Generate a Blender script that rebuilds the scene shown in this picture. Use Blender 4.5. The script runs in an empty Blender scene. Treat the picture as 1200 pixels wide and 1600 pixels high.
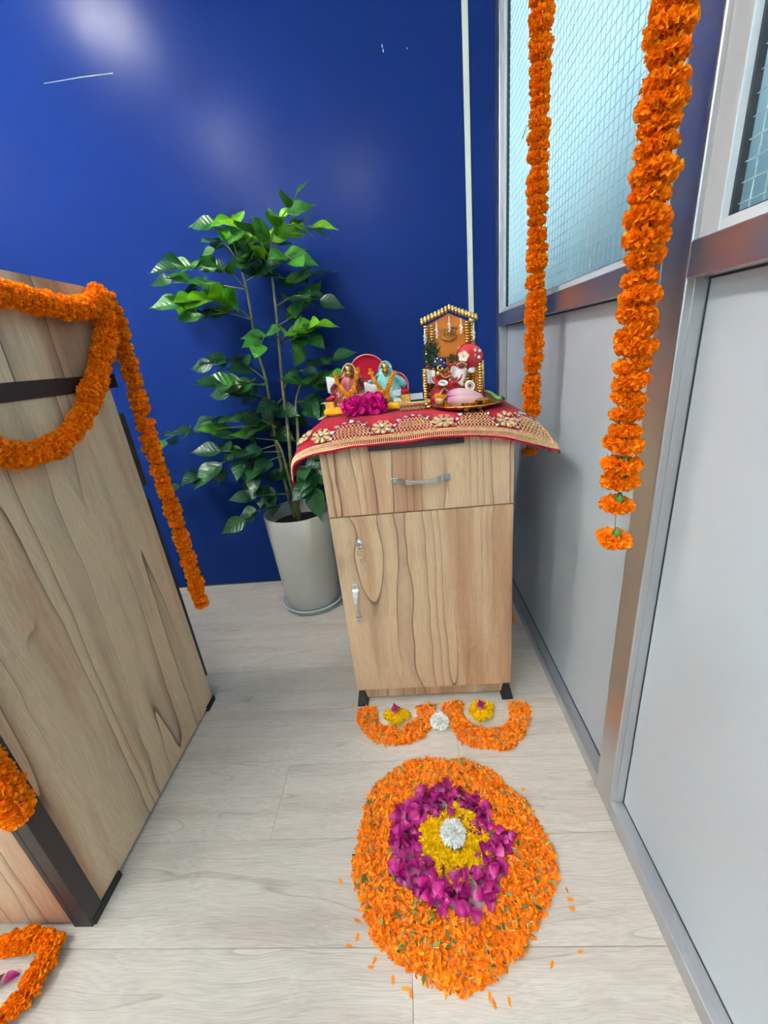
import bpy, math, random
from mathutils import Vector, Matrix, Quaternion
R = random.Random(11)
PI = math.pi
scene = bpy.context.scene
C = scene.collection

# ------------------------------------------------------------------ camera
cam_d = bpy.data.cameras.new('camera')
cam = bpy.data.objects.new('camera', cam_d)
C.objects.link(cam)
cam_d.sensor_fit = 'VERTICAL'; cam_d.sensor_height = 36.0
cam_d.lens = 638.145 / 1600 * 36.0
cam_d.clip_start = 0.02
_R = Vector((0.99416747, 0.0364184, -0.10151225)); _U = Vector((0.08114835, 0.36736826, 0.92652874))
_F = Vector((-0.07103507, 0.92936229, -0.36227028))
m = Matrix.Identity(4)
for i in range(3):
    m[i][0] = _R[i]; m[i][1] = _U[i]; m[i][2] = -_F[i]
m[0][3], m[1][3], m[2][3] = 0, 0, 1.0
cam.matrix_world = m
scene.camera = cam

# ------------------------------------------------------------------ world, exposure
w = bpy.data.worlds.new('daylight'); scene.world = w; w.use_nodes = True
bg = w.node_tree.nodes['Background']
bg.inputs['Color'].default_value = (0.70, 0.93, 1.0, 1); bg.inputs['Strength'].default_value = 1.25
scene.view_settings.view_transform = 'Standard'
try: scene.view_settings.look = 'None'
except Exception: pass
scene.view_settings.gamma = 1.0
scene.view_settings.use_curve_mapping = False
scene.view_settings.exposure = 0.48
LAMP = 95.0          # radiance of the ceiling downlights and added fill
LAMPS = [(-1.18, -0.32), (-1.27, 0.87), (-1.2, -1.5), (-2.95, 0.30), (-0.3, -1.35)]  # first two match the highlights on the blue wall, the rest are added fill

# ------------------------------------------------------------------ material helpers
def srgb(r, g, b):
    f = lambda c: (c / 255 / 12.92) if c / 255 <= 0.04045 else ((c / 255 + 0.055) / 1.055) ** 2.4
    return (f(r), f(g), f(b), 1.0)

def nodes(name):
    mt = bpy.data.materials.new(name); mt.use_nodes = True
    nt = mt.node_tree
    return mt, nt, nt.nodes['Principled BSDF']

def N(nt, t, **kw):
    n = nt.nodes.new(t)
    for k, v in kw.items():
        if k.startswith('i_'): n.inputs[k[2:].replace('_', ' ')].default_value = v
        else: setattr(n, k, v)
    return n

def ramp(nt, stops, interp='LINEAR'):
    r = nt.nodes.new('ShaderNodeValToRGB'); r.color_ramp.interpolation = interp
    e = r.color_ramp.elements
    e[0].position, e[0].color = stops[0]; e[1].position, e[1].color = stops[-1]
    for p, c in stops[1:-1]:
        x = e.new(p); x.color = c
    return r

def mat(name, col, rough=0.5, metal=0.0, var=0.12, vscale=30, bump=0.0, bscale=200, sheen=0, trans=0, spec=None, coat=0):
    """plain coloured stuff with a little procedural unevenness of tone"""
    mt, nt, b = nodes(name)
    tc = N(nt, 'ShaderNodeTexCoord')
    nz = N(nt, 'ShaderNodeTexNoise', i_Scale=vscale, i_Detail=3.0)
    nt.links.new(tc.outputs['Object'], nz.inputs['Vector'])
    lo = tuple(c * (1 - var) for c in col[:3]) + (1,); hi = tuple(min(1, c * (1 + var)) for c in col[:3]) + (1,)
    rp = ramp(nt, [(0.3, lo), (0.7, hi)])
    nt.links.new(nz.outputs['Fac'], rp.inputs['Fac'])
    nt.links.new(rp.outputs['Color'], b.inputs['Base Color'])
    b.inputs['Roughness'].default_value = rough; b.inputs['Metallic'].default_value = metal
    if spec is not None: b.inputs['Specular IOR Level'].default_value = spec
    if sheen: b.inputs['Sheen Weight'].default_value = sheen
    if coat: b.inputs['Coat Weight'].default_value = coat
    if trans: b.inputs['Subsurface Weight'].default_value = trans; b.inputs['Subsurface Radius'].default_value = (0.01, 0.006, 0.004)
    if bump:
        n2 = N(nt, 'ShaderNodeTexNoise', i_Scale=bscale, i_Detail=2.0)
        nt.links.new(tc.outputs['Object'], n2.inputs['Vector'])
        bp = N(nt, 'ShaderNodeBump', i_Strength=bump, i_Distance=0.002)
        nt.links.new(n2.outputs['Fac'], bp.inputs['Height']); nt.links.new(bp.outputs['Normal'], b.inputs['Normal'])
    return mt

def petal_mat(name, cols, rough=0.55, objvar=0.0, spec=0.25, trans=0.25):
    """each petal (mesh island) takes its own tone; a little light passes through"""
    mt, nt, b = nodes(name)
    g = N(nt, 'ShaderNodeNewGeometry'); oi = N(nt, 'ShaderNodeObjectInfo')
    ad = N(nt, 'ShaderNodeMath', operation='MULTIPLY_ADD'); ad.inputs[1].default_value = objvar; ad.inputs[2].default_value = 0
    nt.links.new(oi.outputs['Random'], ad.inputs[0])
    a2 = N(nt, 'ShaderNodeMath', operation='ADD'); nt.links.new(g.outputs['Random Per Island'], a2.inputs[0]); nt.links.new(ad.outputs[0], a2.inputs[1])
    fr = N(nt, 'ShaderNodeMath', operation='FRACT'); nt.links.new(a2.outputs[0], fr.inputs[0])
    rp = ramp(nt, [(i / (len(cols) - 1), c) for i, c in enumerate(cols)])
    nt.links.new(fr.outputs[0], rp.inputs['Fac'])
    nt.links.new(rp.outputs['Color'], b.inputs['Base Color'])
    b.inputs['Roughness'].default_value = rough; b.inputs['Specular IOR Level'].default_value = spec
    if trans:
        t = N(nt, 'ShaderNodeBsdfTranslucent'); nt.links.new(rp.outputs['Color'], t.inputs['Color'])
        mx = N(nt, 'ShaderNodeMixShader'); mx.inputs[0].default_value = trans
        out = nt.nodes['Material Output']
        nt.links.new(b.outputs[0], mx.inputs[1]); nt.links.new(t.outputs[0], mx.inputs[2]); nt.links.new(mx.outputs[0], out.inputs['Surface'])
    return mt

def wood_mat(name, axis, light, mid, dark, line, bands=5.0, across=4.0, along=0.5, rough=0.45, grain=0.35, linew=0.05, seed=0.0, spec=0.4, warp=0.10, side=.76):
    """flowing veneer: contours of a noise stretched along the grain, one edge of each band drawn dark, fine pores on top"""
    mt, nt, b = nodes(name)
    tc = N(nt, 'ShaderNodeTexCoord'); oi = N(nt, 'ShaderNodeObjectInfo')
    off = N(nt, 'ShaderNodeVectorMath', operation='SCALE'); off.inputs[0].default_value = (3.1, 7.7, 5.3)
    nt.links.new(oi.outputs['Random'], off.inputs['Scale'])
    av = N(nt, 'ShaderNodeVectorMath', operation='ADD'); nt.links.new(tc.outputs['Object'], av.inputs[0]); nt.links.new(off.outputs[0], av.inputs[1])
    wn = N(nt, 'ShaderNodeTexNoise', i_Scale=3.0, i_Detail=2.0); nt.links.new(av.outputs[0], wn.inputs['Vector'])
    ws = N(nt, 'ShaderNodeVectorMath', operation='MULTIPLY_ADD'); nt.links.new(wn.outputs['Color'], ws.inputs[0])
    ws.inputs[1].default_value = (warp, warp, warp); nt.links.new(av.outputs[0], ws.inputs[2])
    def stretched(a, l):
        mp = N(nt, 'ShaderNodeMapping'); s = [a, a, a]; s[axis] = l
        mp.inputs['Scale'].default_value = s; mp.inputs['Location'].default_value = (seed, seed * 1.7, seed * 0.6)
        nt.links.new(ws.outputs[0], mp.inputs['Vector']); return mp
    n1 = N(nt, 'ShaderNodeTexNoise', i_Scale=1.0, i_Detail=4.0, i_Roughness=0.55)
    nt.links.new(stretched(across, along).outputs[0], n1.inputs['Vector'])
    rp = ramp(nt, [(0.30, dark), (0.42, mid), (0.52, light), (0.60, light), (0.70, mid), (0.80, dark)])
    nt.links.new(n1.outputs['Fac'], rp.inputs['Fac'])
    # veins: thin contour lines that come and go, the wood on one side of each a little browner
    nv = N(nt, 'ShaderNodeTexNoise', i_Scale=1.0, i_Detail=1.2, i_Roughness=0.35); nt.links.new(stretched(across * .8, along * .5).outputs[0], nv.inputs['Vector'])
    ml = N(nt, 'ShaderNodeMath', operation='MULTIPLY'); ml.inputs[1].default_value = bands; nt.links.new(nv.outputs['Fac'], ml.inputs[0])
    fr = N(nt, 'ShaderNodeMath', operation='FRACT'); nt.links.new(ml.outputs[0], fr.inputs[0])
    g_ = lambda k: (k, k, k, 1)
    rv = ramp(nt, [(0.0, g_(1)), (0.55, g_(.97)), (0.965 - linew, g_(side)), (0.985, tuple(l / max(mm, 1e-4) for l, mm in zip(line[:3], mid[:3])) + (1,)), (1.0, g_(1))]); nt.links.new(fr.outputs[0], rv.inputs['Fac'])
    nm = N(nt, 'ShaderNodeTexNoise', i_Scale=1.0, i_Detail=1.0); nt.links.new(stretched(across * 1.3, along * 2.2).outputs[0], nm.inputs['Vector'])
    rm = ramp(nt, [(0.36, g_(0)), (0.52, g_(1))]); nt.links.new(nm.outputs['Fac'], rm.inputs['Fac'])
    r3 = N(nt, 'ShaderNodeMixRGB'); r3.inputs[1].default_value = (1, 1, 1, 1); nt.links.new(rm.outputs[0], r3.inputs[0]); nt.links.new(rv.outputs[0], r3.inputs[2])
    n2 = N(nt, 'ShaderNodeTexNoise', i_Scale=1.0, i_Detail=3.0); nt.links.new(stretched(620, 16).outputs[0], n2.inputs['Vector'])
    r2 = ramp(nt, [(0.35, (1 - grain,) * 3 + (1,)), (0.62, (1, 1, 1, 1))]); nt.links.new(n2.outputs['Fac'], r2.inputs['Fac'])
    m1 = N(nt, 'ShaderNodeMixRGB', blend_type='MULTIPLY'); m1.inputs[0].default_value = 1
    nt.links.new(rp.outputs[0], m1.inputs[1]); nt.links.new(r3.outputs[0], m1.inputs[2])
    m2 = N(nt, 'ShaderNodeMixRGB', blend_type='MULTIPLY'); m2.inputs[0].default_value = 1
    nt.links.new(m1.outputs[0], m2.inputs[1]); nt.links.new(r2.outputs[0], m2.inputs[2])
    nt.links.new(m2.outputs[0], b.inputs['Base Color'])
    b.inputs['Roughness'].default_value = rough; b.inputs['Specular IOR Level'].default_value = spec
    bp = N(nt, 'ShaderNodeBump', i_Strength=0.12, i_Distance=0.001); nt.links.new(n2.outputs['Fac'], bp.inputs['Height']); nt.links.new(bp.outputs[0], b.inputs['Normal'])
    return mt

def wall_paint():
    mt, nt, b = nodes('blue_gloss_paint')
    tc = N(nt, 'ShaderNodeTexCoord')
    n1 = N(nt, 'ShaderNodeTexNoise', i_Scale=2.0, i_Detail=3.0); nt.links.new(tc.outputs['Object'], n1.inputs['Vector'])
    rp = ramp(nt, [(0.3, srgb(17, 37, 92)), (0.7, srgb(19, 40, 98))]); nt.links.new(n1.outputs['Fac'], rp.inputs['Fac'])
    nt.links.new(rp.outputs[0], b.inputs['Base Color'])
    mp = N(nt, 'ShaderNodeMapping'); mp.inputs['Scale'].default_value = (46, 1, 5); nt.links.new(tc.outputs['Object'], mp.inputs['Vector'])
    n2 = N(nt, 'ShaderNodeTexNoise', i_Scale=1.0, i_Detail=4.0); nt.links.new(mp.outputs[0], n2.inputs['Vector'])
    r2 = ramp(nt, [(0.3, (0.22,) * 3 + (1,)), (0.7, (0.26,) * 3 + (1,))]); nt.links.new(n2.outputs['Fac'], r2.inputs['Fac'])
    nt.links.new(r2.outputs[0], b.inputs['Roughness'])
    bp = N(nt, 'ShaderNodeBump', i_Strength=0.008, i_Distance=0.001); nt.links.new(n2.outputs['Fac'], bp.inputs['Height']); nt.links.new(bp.outputs[0], b.inputs['Normal'])
    b.inputs['Specular IOR Level'].default_value = 0.036
    return mt

def glow(name, col, s):
    mt, nt, b = nodes(name)
    b.inputs['Base Color'].default_value = (0.8, 0.8, 0.8, 1)
    b.inputs['Emission Color'].default_value = col; b.inputs['Emission Strength'].default_value = s
    return mt

def frosted():
    mt, nt, b = nodes('frosted_wired_glass')
    tc = N(nt, 'ShaderNodeTexCoord'); nz = N(nt, 'ShaderNodeTexNoise', i_Scale=9.0, i_Detail=3.0); nt.links.new(tc.outputs['Object'], nz.inputs['Vector'])
    rp = ramp(nt, [(0.3, (0.72, 0.90, 0.93, 1)), (0.7, (0.78, 0.93, 0.95, 1))]); nt.links.new(nz.outputs['Fac'], rp.inputs['Fac'])
    t = N(nt, 'ShaderNodeBsdfTranslucent'); nt.links.new(rp.outputs[0], t.inputs['Color'])
    g = N(nt, 'ShaderNodeBsdfGlossy'); g.inputs['Roughness'].default_value = 0.18
    bp = N(nt, 'ShaderNodeBump', i_Strength=0.15, i_Distance=0.002); n2 = N(nt, 'ShaderNodeTexNoise', i_Scale=160.0); nt.links.new(tc.outputs['Object'], n2.inputs['Vector'])
    nt.links.new(n2.outputs['Fac'], bp.inputs['Height']); nt.links.new(bp.outputs[0], g.inputs['Normal'])
    fz = N(nt, 'ShaderNodeFresnel', i_IOR=1.3)
    mx = N(nt, 'ShaderNodeMixShader'); nt.links.new(fz.outputs[0], mx.inputs[0])
    nt.links.new(t.outputs[0], mx.inputs[1]); nt.links.new(g.outputs[0], mx.inputs[2])
    nt.links.new(mx.outputs[0], nt.nodes['Material Output'].inputs['Surface'])
    return mt

def brushed(name, col, rough, axis):
    mt, nt, b = nodes(name)
    tc = N(nt, 'ShaderNodeTexCoord'); mp = N(nt, 'ShaderNodeMapping'); s = [300, 300, 300]; s[axis] = 4
    mp.inputs['Scale'].default_value = s; nt.links.new(tc.outputs['Object'], mp.inputs['Vector'])
    nz = N(nt, 'ShaderNodeTexNoise', i_Scale=1.0, i_Detail=2.0); nt.links.new(mp.outputs[0], nz.inputs['Vector'])
    r = ramp(nt, [(0.3, (rough - .01,) * 3 + (1,)), (0.7, (rough + .02,) * 3 + (1,))]); nt.links.new(nz.outputs['Fac'], r.inputs['Fac']); nt.links.new(r.outputs[0], b.inputs['Roughness'])
    b.inputs['Base Color'].default_value = col; b.inputs['Metallic'].default_value = 0.92
    return mt

def leaf_mat(name, a, bcol):
    mt, nt, b = nodes(name)
    oi = N(nt, 'ShaderNodeObjectInfo'); tc = N(nt, 'ShaderNodeTexCoord')
    rp = ramp(nt, [(0, a), (1, bcol)]); nt.links.new(oi.outputs['Random'], rp.inputs['Fac'])
    sx = N(nt, 'ShaderNodeSeparateXYZ'); nt.links.new(tc.outputs['Object'], sx.inputs[0])
    ab = N(nt, 'ShaderNodeMath', operation='ABSOLUTE'); nt.links.new(sx.outputs['Y'], ab.inputs[0])
    sl = N(nt, 'ShaderNodeMath', operation='MULTIPLY_ADD'); nt.links.new(ab.outputs[0], sl.inputs[0]); sl.inputs[1].default_value = -0.8; nt.links.new(sx.outputs['X'], sl.inputs[2])
    wv = N(nt, 'ShaderNodeMath', operation='MULTIPLY'); nt.links.new(sl.outputs[0], wv.inputs[0]); wv.inputs[1].default_value = 42.0
    sn = N(nt, 'ShaderNodeMath', operation='SINE'); nt.links.new(wv.outputs[0], sn.inputs[0])
    bp = N(nt, 'ShaderNodeBump', i_Strength=0.13, i_Distance=0.01); nt.links.new(sn.outputs[0], bp.inputs['Height']); nt.links.new(bp.outputs[0], b.inputs['Normal'])
    nt.links.new(rp.outputs[0], b.inputs['Base Color']); b.inputs['Roughness'].default_value = 0.34; b.inputs['Specular IOR Level'].default_value = 0.4
    t = N(nt, 'ShaderNodeBsdfTranslucent'); nt.links.new(rp.outputs[0], t.inputs['Color'])
    mx = N(nt, 'ShaderNodeMixShader'); mx.inputs[0].default_value = 0.22
    nt.links.new(b.outputs[0], mx.inputs[1]); nt.links.new(t.outputs[0], mx.inputs[2]); nt.links.new(mx.outputs[0], nt.nodes['Material Output'].inputs['Surface'])
    return mt

def petal_grad(name, base, tip, L):
    """rose or lotus petal: paler at its foot, along its own length (object X)"""
    mt, nt, b = nodes(name)
    tc = N(nt, 'ShaderNodeTexCoord'); sx = N(nt, 'ShaderNodeSeparateXYZ'); nt.links.new(tc.outputs['Object'], sx.inputs[0])
    d = N(nt, 'ShaderNodeMath', operation='DIVIDE'); nt.links.new(sx.outputs['X'], d.inputs[0]); d.inputs[1].default_value = L
    nz = N(nt, 'ShaderNodeTexNoise', i_Scale=300.0); nt.links.new(tc.outputs['Object'], nz.inputs['Vector'])
    ad = N(nt, 'ShaderNodeMath', operation='MULTIPLY_ADD'); nt.links.new(nz.outputs['Fac'], ad.inputs[0]); ad.inputs[1].default_value = 0.15; nt.links.new(d.outputs[0], ad.inputs[2])
    rp = ramp(nt, [(0.08, base), (0.4, tip)]); nt.links.new(ad.outputs[0], rp.inputs['Fac'])
    oi = N(nt, 'ShaderNodeObjectInfo'); hs = N(nt, 'ShaderNodeHueSaturation'); mr = N(nt, 'ShaderNodeMapRange'); nt.links.new(oi.outputs['Random'], mr.inputs[0])
    mr.inputs[3].default_value = 0.65; mr.inputs[4].default_value = 1.35; nt.links.new(mr.outputs[0], hs.inputs['Value']); nt.links.new(rp.outputs[0], hs.inputs['Color'])
    nt.links.new(hs.outputs[0], b.inputs['Base Color']); b.inputs['Roughness'].default_value = 0.45
    b.inputs['Specular IOR Level'].default_value = 0.3
    return mt

W3 = lambda *a: srgb(*a)
M = {}
M['blue'] = wall_paint()
M['blue_trim'] = mat('blue_gloss_trim', srgb(17, 37, 92), 0.3, var=.05)
M['white_wall'] = mat('white_wall_paint', srgb(205, 205, 202), 0.7, var=.03)
M['ceil'] = mat('white_ceiling_board', srgb(225, 225, 222), 0.8, var=.03)
M['pvc'] = mat('ivory_plastic_strip', srgb(226, 226, 208), 0.4, var=.03)
M['wood'] = wood_mat('oak_veneer', 2, srgb(204, 176, 142), srgb(184, 148, 114), srgb(156, 114, 84), srgb(88, 58, 44), bands=13, across=8.5, along=.50, warp=.035, grain=.2)
M['wood_desk'] = wood_mat('oak_veneer_desk', 2, srgb(216, 193, 162), srgb(194, 158, 128), srgb(156, 114, 88), srgb(86, 56, 44), bands=13, across=8.0, along=.50, seed=4.3, warp=.035, grain=.2, side=.68)
M['floor'] = wood_mat('pale_grey_oak_laminate', 0, srgb(209, 202, 192), srgb(202, 194, 184), srgb(191, 182, 172), srgb(176, 167, 156), side=.95, bands=8, across=16.0, along=1.6, grain=.2, rough=.5, spec=.3, warp=.05)
M['subfloor'] = mat('dark_joint', srgb(120, 112, 104), .8)
M['panel'] = mat('white_laminate_panel', srgb(198, 209, 216), 0.32, var=.02, vscale=4)
M['alu_z'] = brushed('brushed_aluminium_upright', (.62, .62, .63, 1), .33, 2)
M['alu_y'] = brushed('brushed_aluminium_rail', (.60, .61, .64, 1), .33, 1)
M['alu_white'] = mat('white_coated_aluminium', srgb(214, 222, 226), .35, var=.02)
M['gasket'] = mat('black_rubber_gasket', srgb(40, 46, 52), .5)
M['frost'] = frosted()
M['wire'] = mat('pane_wire', srgb(188, 214, 220), .4, var=.03)
M['outside'] = mat('blue_grey_pane_dimmer', srgb(120, 160, 185), .8)
M['black'] = mat('black_edge_band', srgb(34, 27, 28), .45, var=.1)
M['greybar'] = mat('grey_bracket', srgb(70, 66, 62), .5)
M['chrome'] = mat('chrome', (.72, .72, .72, 1), .16, metal=1, var=.02)
M['brass'] = mat('brass', srgb(205, 170, 95), .25, metal=1, var=.12)
M['gold'] = mat('gold_bead', srgb(226, 186, 112), .24, metal=.95, var=.1)
M['goldthread'] = mat('gold_thread', srgb(214, 182, 136), .42, metal=.35, var=.18, vscale=120, bump=.4, bscale=600)
M['velvet'] = mat('crimson_velvet', srgb(142, 2, 32), .85, var=.14, vscale=18, sheen=.06, bump=.25, bscale=700, spec=.15)
M['maroon'] = mat('maroon_satin', srgb(120, 20, 28), .5, var=.25, vscale=90, sheen=.3)
M['pinkpipe'] = mat('pink_piping', srgb(214, 110, 110), .6)
M['yellowpad'] = mat('yellow_cushion', srgb(244, 180, 10), .75, bump=.2)
M['goldbrocade'] = mat('gold_brocade', srgb(190, 146, 62), .5, metal=.35, var=.3, vscale=160, bump=.5, bscale=500)
M['turq'] = mat('turquoise_satin', srgb(120, 196, 196), .45, var=.2, vscale=60, sheen=.3)
M['silver'] = mat('silver_brocade', srgb(190, 200, 204), .4, metal=.4, var=.25, vscale=200)
M['idolbrass'] = mat('antique_brass', srgb(176, 140, 74), .35, metal=.85, var=.25, vscale=120)
M['whitecloth'] = mat('white_cloth', srgb(226, 228, 228), .85, var=.04, bump=.15)
M['cream'] = mat('cream_cloth_petal', srgb(228, 220, 196), .7, var=.06)
M['redbead'] = mat('red_bead', srgb(190, 22, 36), .3)
M['pearl'] = mat('pearl', srgb(236, 232, 226), .22, var=.03, coat=.4)
M['mirror'] = mat('mirror_sequin', (.86, .88, .92, 1), .12, metal=1, var=.03)
M['amber'] = mat('amber_satin_board', srgb(205, 120, 10), .5, var=.12, vscale=14, sheen=.2)
M['navy'] = mat('navy_turban_cloth', srgb(22, 30, 84), .6)
M['peacock'] = petal_mat('dark_green_plume', [srgb(18, 40, 34), srgb(34, 66, 40), srgb(58, 62, 34)], trans=.1)
M['fanred'] = mat('red_fan_cloth', srgb(190, 12, 40), .7, sheen=.4)
M['pot'] = mat('pale_grey_planter', srgb(196, 196, 188), .42, var=.04, vscale=7, bump=.05)
M['saucer'] = mat('white_saucer', srgb(214, 226, 234), .2, var=.02)
M['soil'] = mat('dark_soil', srgb(44, 36, 28), .95, var=.5, vscale=120, bump=1, bscale=150)
M['stem'] = mat('woody_green_stem', srgb(104, 104, 62), .6, var=.3, vscale=50)
M['leaf0'] = leaf_mat('dark_leaf', srgb(22, 60, 36), srgb(38, 84, 44))
M['leaf1'] = leaf_mat('green_leaf', srgb(30, 84, 30), srgb(58, 118, 34))
M['leaf2'] = leaf_mat('young_bright_leaf', srgb(70, 140, 20), srgb(124, 182, 26))
M['marigold'] = petal_mat('marigold_petals', [srgb(242, 120, 0), srgb(255, 152, 0), srgb(248, 134, 0), srgb(255, 170, 8)], objvar=.6, trans=.35)
M['mari_core'] = mat('marigold_heart', srgb(206, 84, 0), .8)
M['mari_yel'] = petal_mat('small_yellow_marigold', [srgb(236, 160, 20), srgb(250, 190, 50), srgb(226, 150, 30)], trans=.3)
M['calyx'] = mat('green_calyx', srgb(62, 108, 48), .55, var=.2)
M['string'] = mat('cotton_string', srgb(160, 140, 110), .8)
M['ring_orange'] = petal_mat('loose_marigold_petals', [srgb(236, 110, 0), srgb(252, 142, 0), srgb(244, 122, 0), srgb(255, 168, 14), srgb(232, 100, 0)], trans=.25)
M['fil'] = petal_mat('pale_petal_roots', [srgb(236, 220, 180), srgb(206, 176, 110), srgb(224, 200, 150)], trans=.2)
M['green_bit'] = petal_mat('green_bits', [srgb(54, 92, 36), srgb(96, 116, 52), srgb(150, 150, 92)], trans=.1)
M['rose'] = petal_grad('rose_petal', srgb(196, 92, 150), srgb(128, 4, 84), .024)
M['magenta'] = petal_mat('magenta_petals', [srgb(196, 8, 118), srgb(220, 24, 140), srgb(168, 4, 100)], trans=.2)
M['yellow'] = petal_mat('yellow_petals', [srgb(246, 200, 0), srgb(255, 222, 10), srgb(236, 186, 0)], trans=.3)
M['white_p'] = petal_mat('white_petals', [srgb(250, 251, 246), srgb(254, 254, 252), srgb(244, 247, 236)], trans=.15)
M['lotus'] = petal_grad('lotus_petal', srgb(176, 92, 148), srgb(230, 190, 198), .085)
M['key'] = mat('nickel_key', (.55, .53, .5, 1), .25, metal=1)
M['rubber'] = mat('black_rubber_foot', srgb(24, 22, 22), .6)

# ------------------------------------------------------------------ geometry helpers
class MB:
    def __init__(s): s.v = []; s.f = []; s.m = []; s.sm = []
    def add(s, vs, fs, mi=0, smooth=False):
        o = len(s.v); s.v += [tuple(p) for p in vs]
        for f in fs: s.f.append(tuple(i + o for i in f)); s.m.append(mi); s.sm.append(smooth)
        return s
    def box(s, x0, x1, y0, y1, z0, z1, mi=0):
        v = [(x, y, z) for x in (x0, x1) for y in (y0, y1) for z in (z0, z1)]
        return s.add(v, [(0, 1, 3, 2), (4, 6, 7, 5), (0, 4, 5, 1), (2, 3, 7, 6), (0, 2, 6, 4), (1, 5, 7, 3)], mi)
    def tube(s, pts, r, n=8, mi=0, cap=True, smooth=True):
        pts = [Vector(p) for p in pts]; k = len(pts)
        rr = r if isinstance(r, (list, tuple)) else [r] * k
        vs = []; up = None
        for i, p in enumerate(pts):
            d = (pts[min(i + 1, k - 1)] - pts[max(i - 1, 0)]).normalized()
            if up is None: up = d.orthogonal().normalized()
            up = (up - d * up.dot(d)).normalized() if (up - d * up.dot(d)).length > 1e-6 else d.orthogonal().normalized()
            q = d.cross(up)
            for j in range(n):
                a = 2 * PI * j / n; vs.append(p + (up * math.cos(a) + q * math.sin(a)) * rr[i])
        fs = [(i * n + j, i * n + (j + 1) % n, (i + 1) * n + (j + 1) % n, (i + 1) * n + j) for i in range(k - 1) for j in range(n)]
        if cap: fs += [tuple(range(n - 1, -1, -1)), tuple((k - 1) * n + j for j in range(n))]
        return s.add(vs, fs, mi, smooth)
    def lathe(s, prof, n=32, c=(0, 0, 0), mi=0, smooth=True, sx=1, sy=1, fn=None):
        vs = []
        for (r, z) in prof:
            for j in range(n):
                a = 2 * PI * j / n; k = fn(a, z) if fn else 1
                vs.append((c[0] + r * k * sx * math.cos(a), c[1] + r * k * sy * math.sin(a), c[2] + z))
        fs = [(i * n + j, i * n + (j + 1) % n, (i + 1) * n + (j + 1) % n, (i + 1) * n + j) for i in range(len(prof) - 1) for j in range(n)]
        if prof[0][0] > 1e-5: fs.append(tuple(range(n - 1, -1, -1)))
        if prof[-1][0] > 1e-5: fs.append(tuple((len(prof) - 1) * n + j for j in range(n)))
        return s.add(vs, fs, mi, smooth)
    def ball(s, c, r, nu=10, nv=6, mi=0, rot=None):
        rx, ry, rz = r if isinstance(r, (list, tuple)) else (r, r, r)
        vs = [];
        for i in range(nv + 1):
            t = PI * i / nv
            for j in range(nu):
                a = 2 * PI * j / nu; p = Vector((rx * math.sin(t) * math.cos(a), ry * math.sin(t) * math.sin(a), rz * math.cos(t)))
                if rot: p = rot @ p
                vs.append(Vector(c) + p)
        fs = [(i * nu + j, (i + 1) * nu + j, (i + 1) * nu + (j + 1) % nu, i * nu + (j + 1) % nu) for i in range(nv) for j in range(nu)]
        return s.add(vs, fs, mi, True)
    def torus(s, c, R0, r0, axis=(0, 0, 1), n=20, k=6, mi=0):
        q = Vector((0, 0, 1)).rotation_difference(Vector(axis).normalized())
        vs = []
        for i in range(n):
            a = 2 * PI * i / n
            for j in range(k):
                b = 2 * PI * j / k
                vs.append(Vector(c) + q @ Vector(((R0 + r0 * math.cos(b)) * math.cos(a), (R0 + r0 * math.cos(b)) * math.sin(a), r0 * math.sin(b))))
        fs = [(i * k + j, ((i + 1) % n) * k + j, ((i + 1) % n) * k + (j + 1) % k, i * k + (j + 1) % k) for i in range(n) for j in range(k)]
        return s.add(vs, fs, mi, True)
    def grid(s, fn, nu, nv, mi=0, smooth=True, thick=0):
        vs = [fn(i / nu, j / nv) for j in range(nv + 1) for i in range(nu + 1)]
        fs = [(j * (nu + 1) + i, j * (nu + 1) + i + 1, (j + 1) * (nu + 1) + i + 1, (j + 1) * (nu + 1) + i) for j in range(nv) for i in range(nu)]
        return s.add(vs, fs, mi, smooth)
    def prism(s, poly, y0, y1, mi=0):
        """outline in x,z extruded along y"""
        n = len(poly)
        vs = [(x, y0, z) for x, z in poly] + [(x, y1, z) for x, z in poly]
        fs = [tuple(range(n)), tuple(range(2 * n - 1, n - 1, -1))] + [(i, n + i, n + (i + 1) % n, (i + 1) % n) for i in range(n)]
        return s.add(vs, fs, mi)
    def mesh(s, name, mats, off=(0, 0, 0)):
        me = bpy.data.meshes.new(name)
        me.from_pydata([(x - off[0], y - off[1], z - off[2]) for x, y, z in s.v], [], s.f)
        for mt in (mats if isinstance(mats, (list, tuple)) else [mats]): me.materials.append(mt)
        me.polygons.foreach_set('material_index', s.m); me.polygons.foreach_set('use_smooth', s.sm)
        me.update(); return me
    def build(s, name, mats, parent=None, loc=None, bevel=0, solid=0):
        off = org(parent) if parent else Vector(loc or (0, 0, 0))
        o = bpy.data.objects.new(name, s.mesh(name, mats, off)); C.objects.link(o)
        if parent: o.parent = parent
        else: o.location = off
        if solid:
            md = o.modifiers.new('thickness', 'SOLIDIFY'); md.thickness = solid; md.offset = 0
        if bevel:
            md = o.modifiers.new('bevel', 'BEVEL'); md.width = bevel; md.segments = 2; md.limit_method = 'ANGLE'
        return o

def org(o):
    p = Vector((0, 0, 0))
    while o: p += o.location; o = o.parent
    return p

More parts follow.
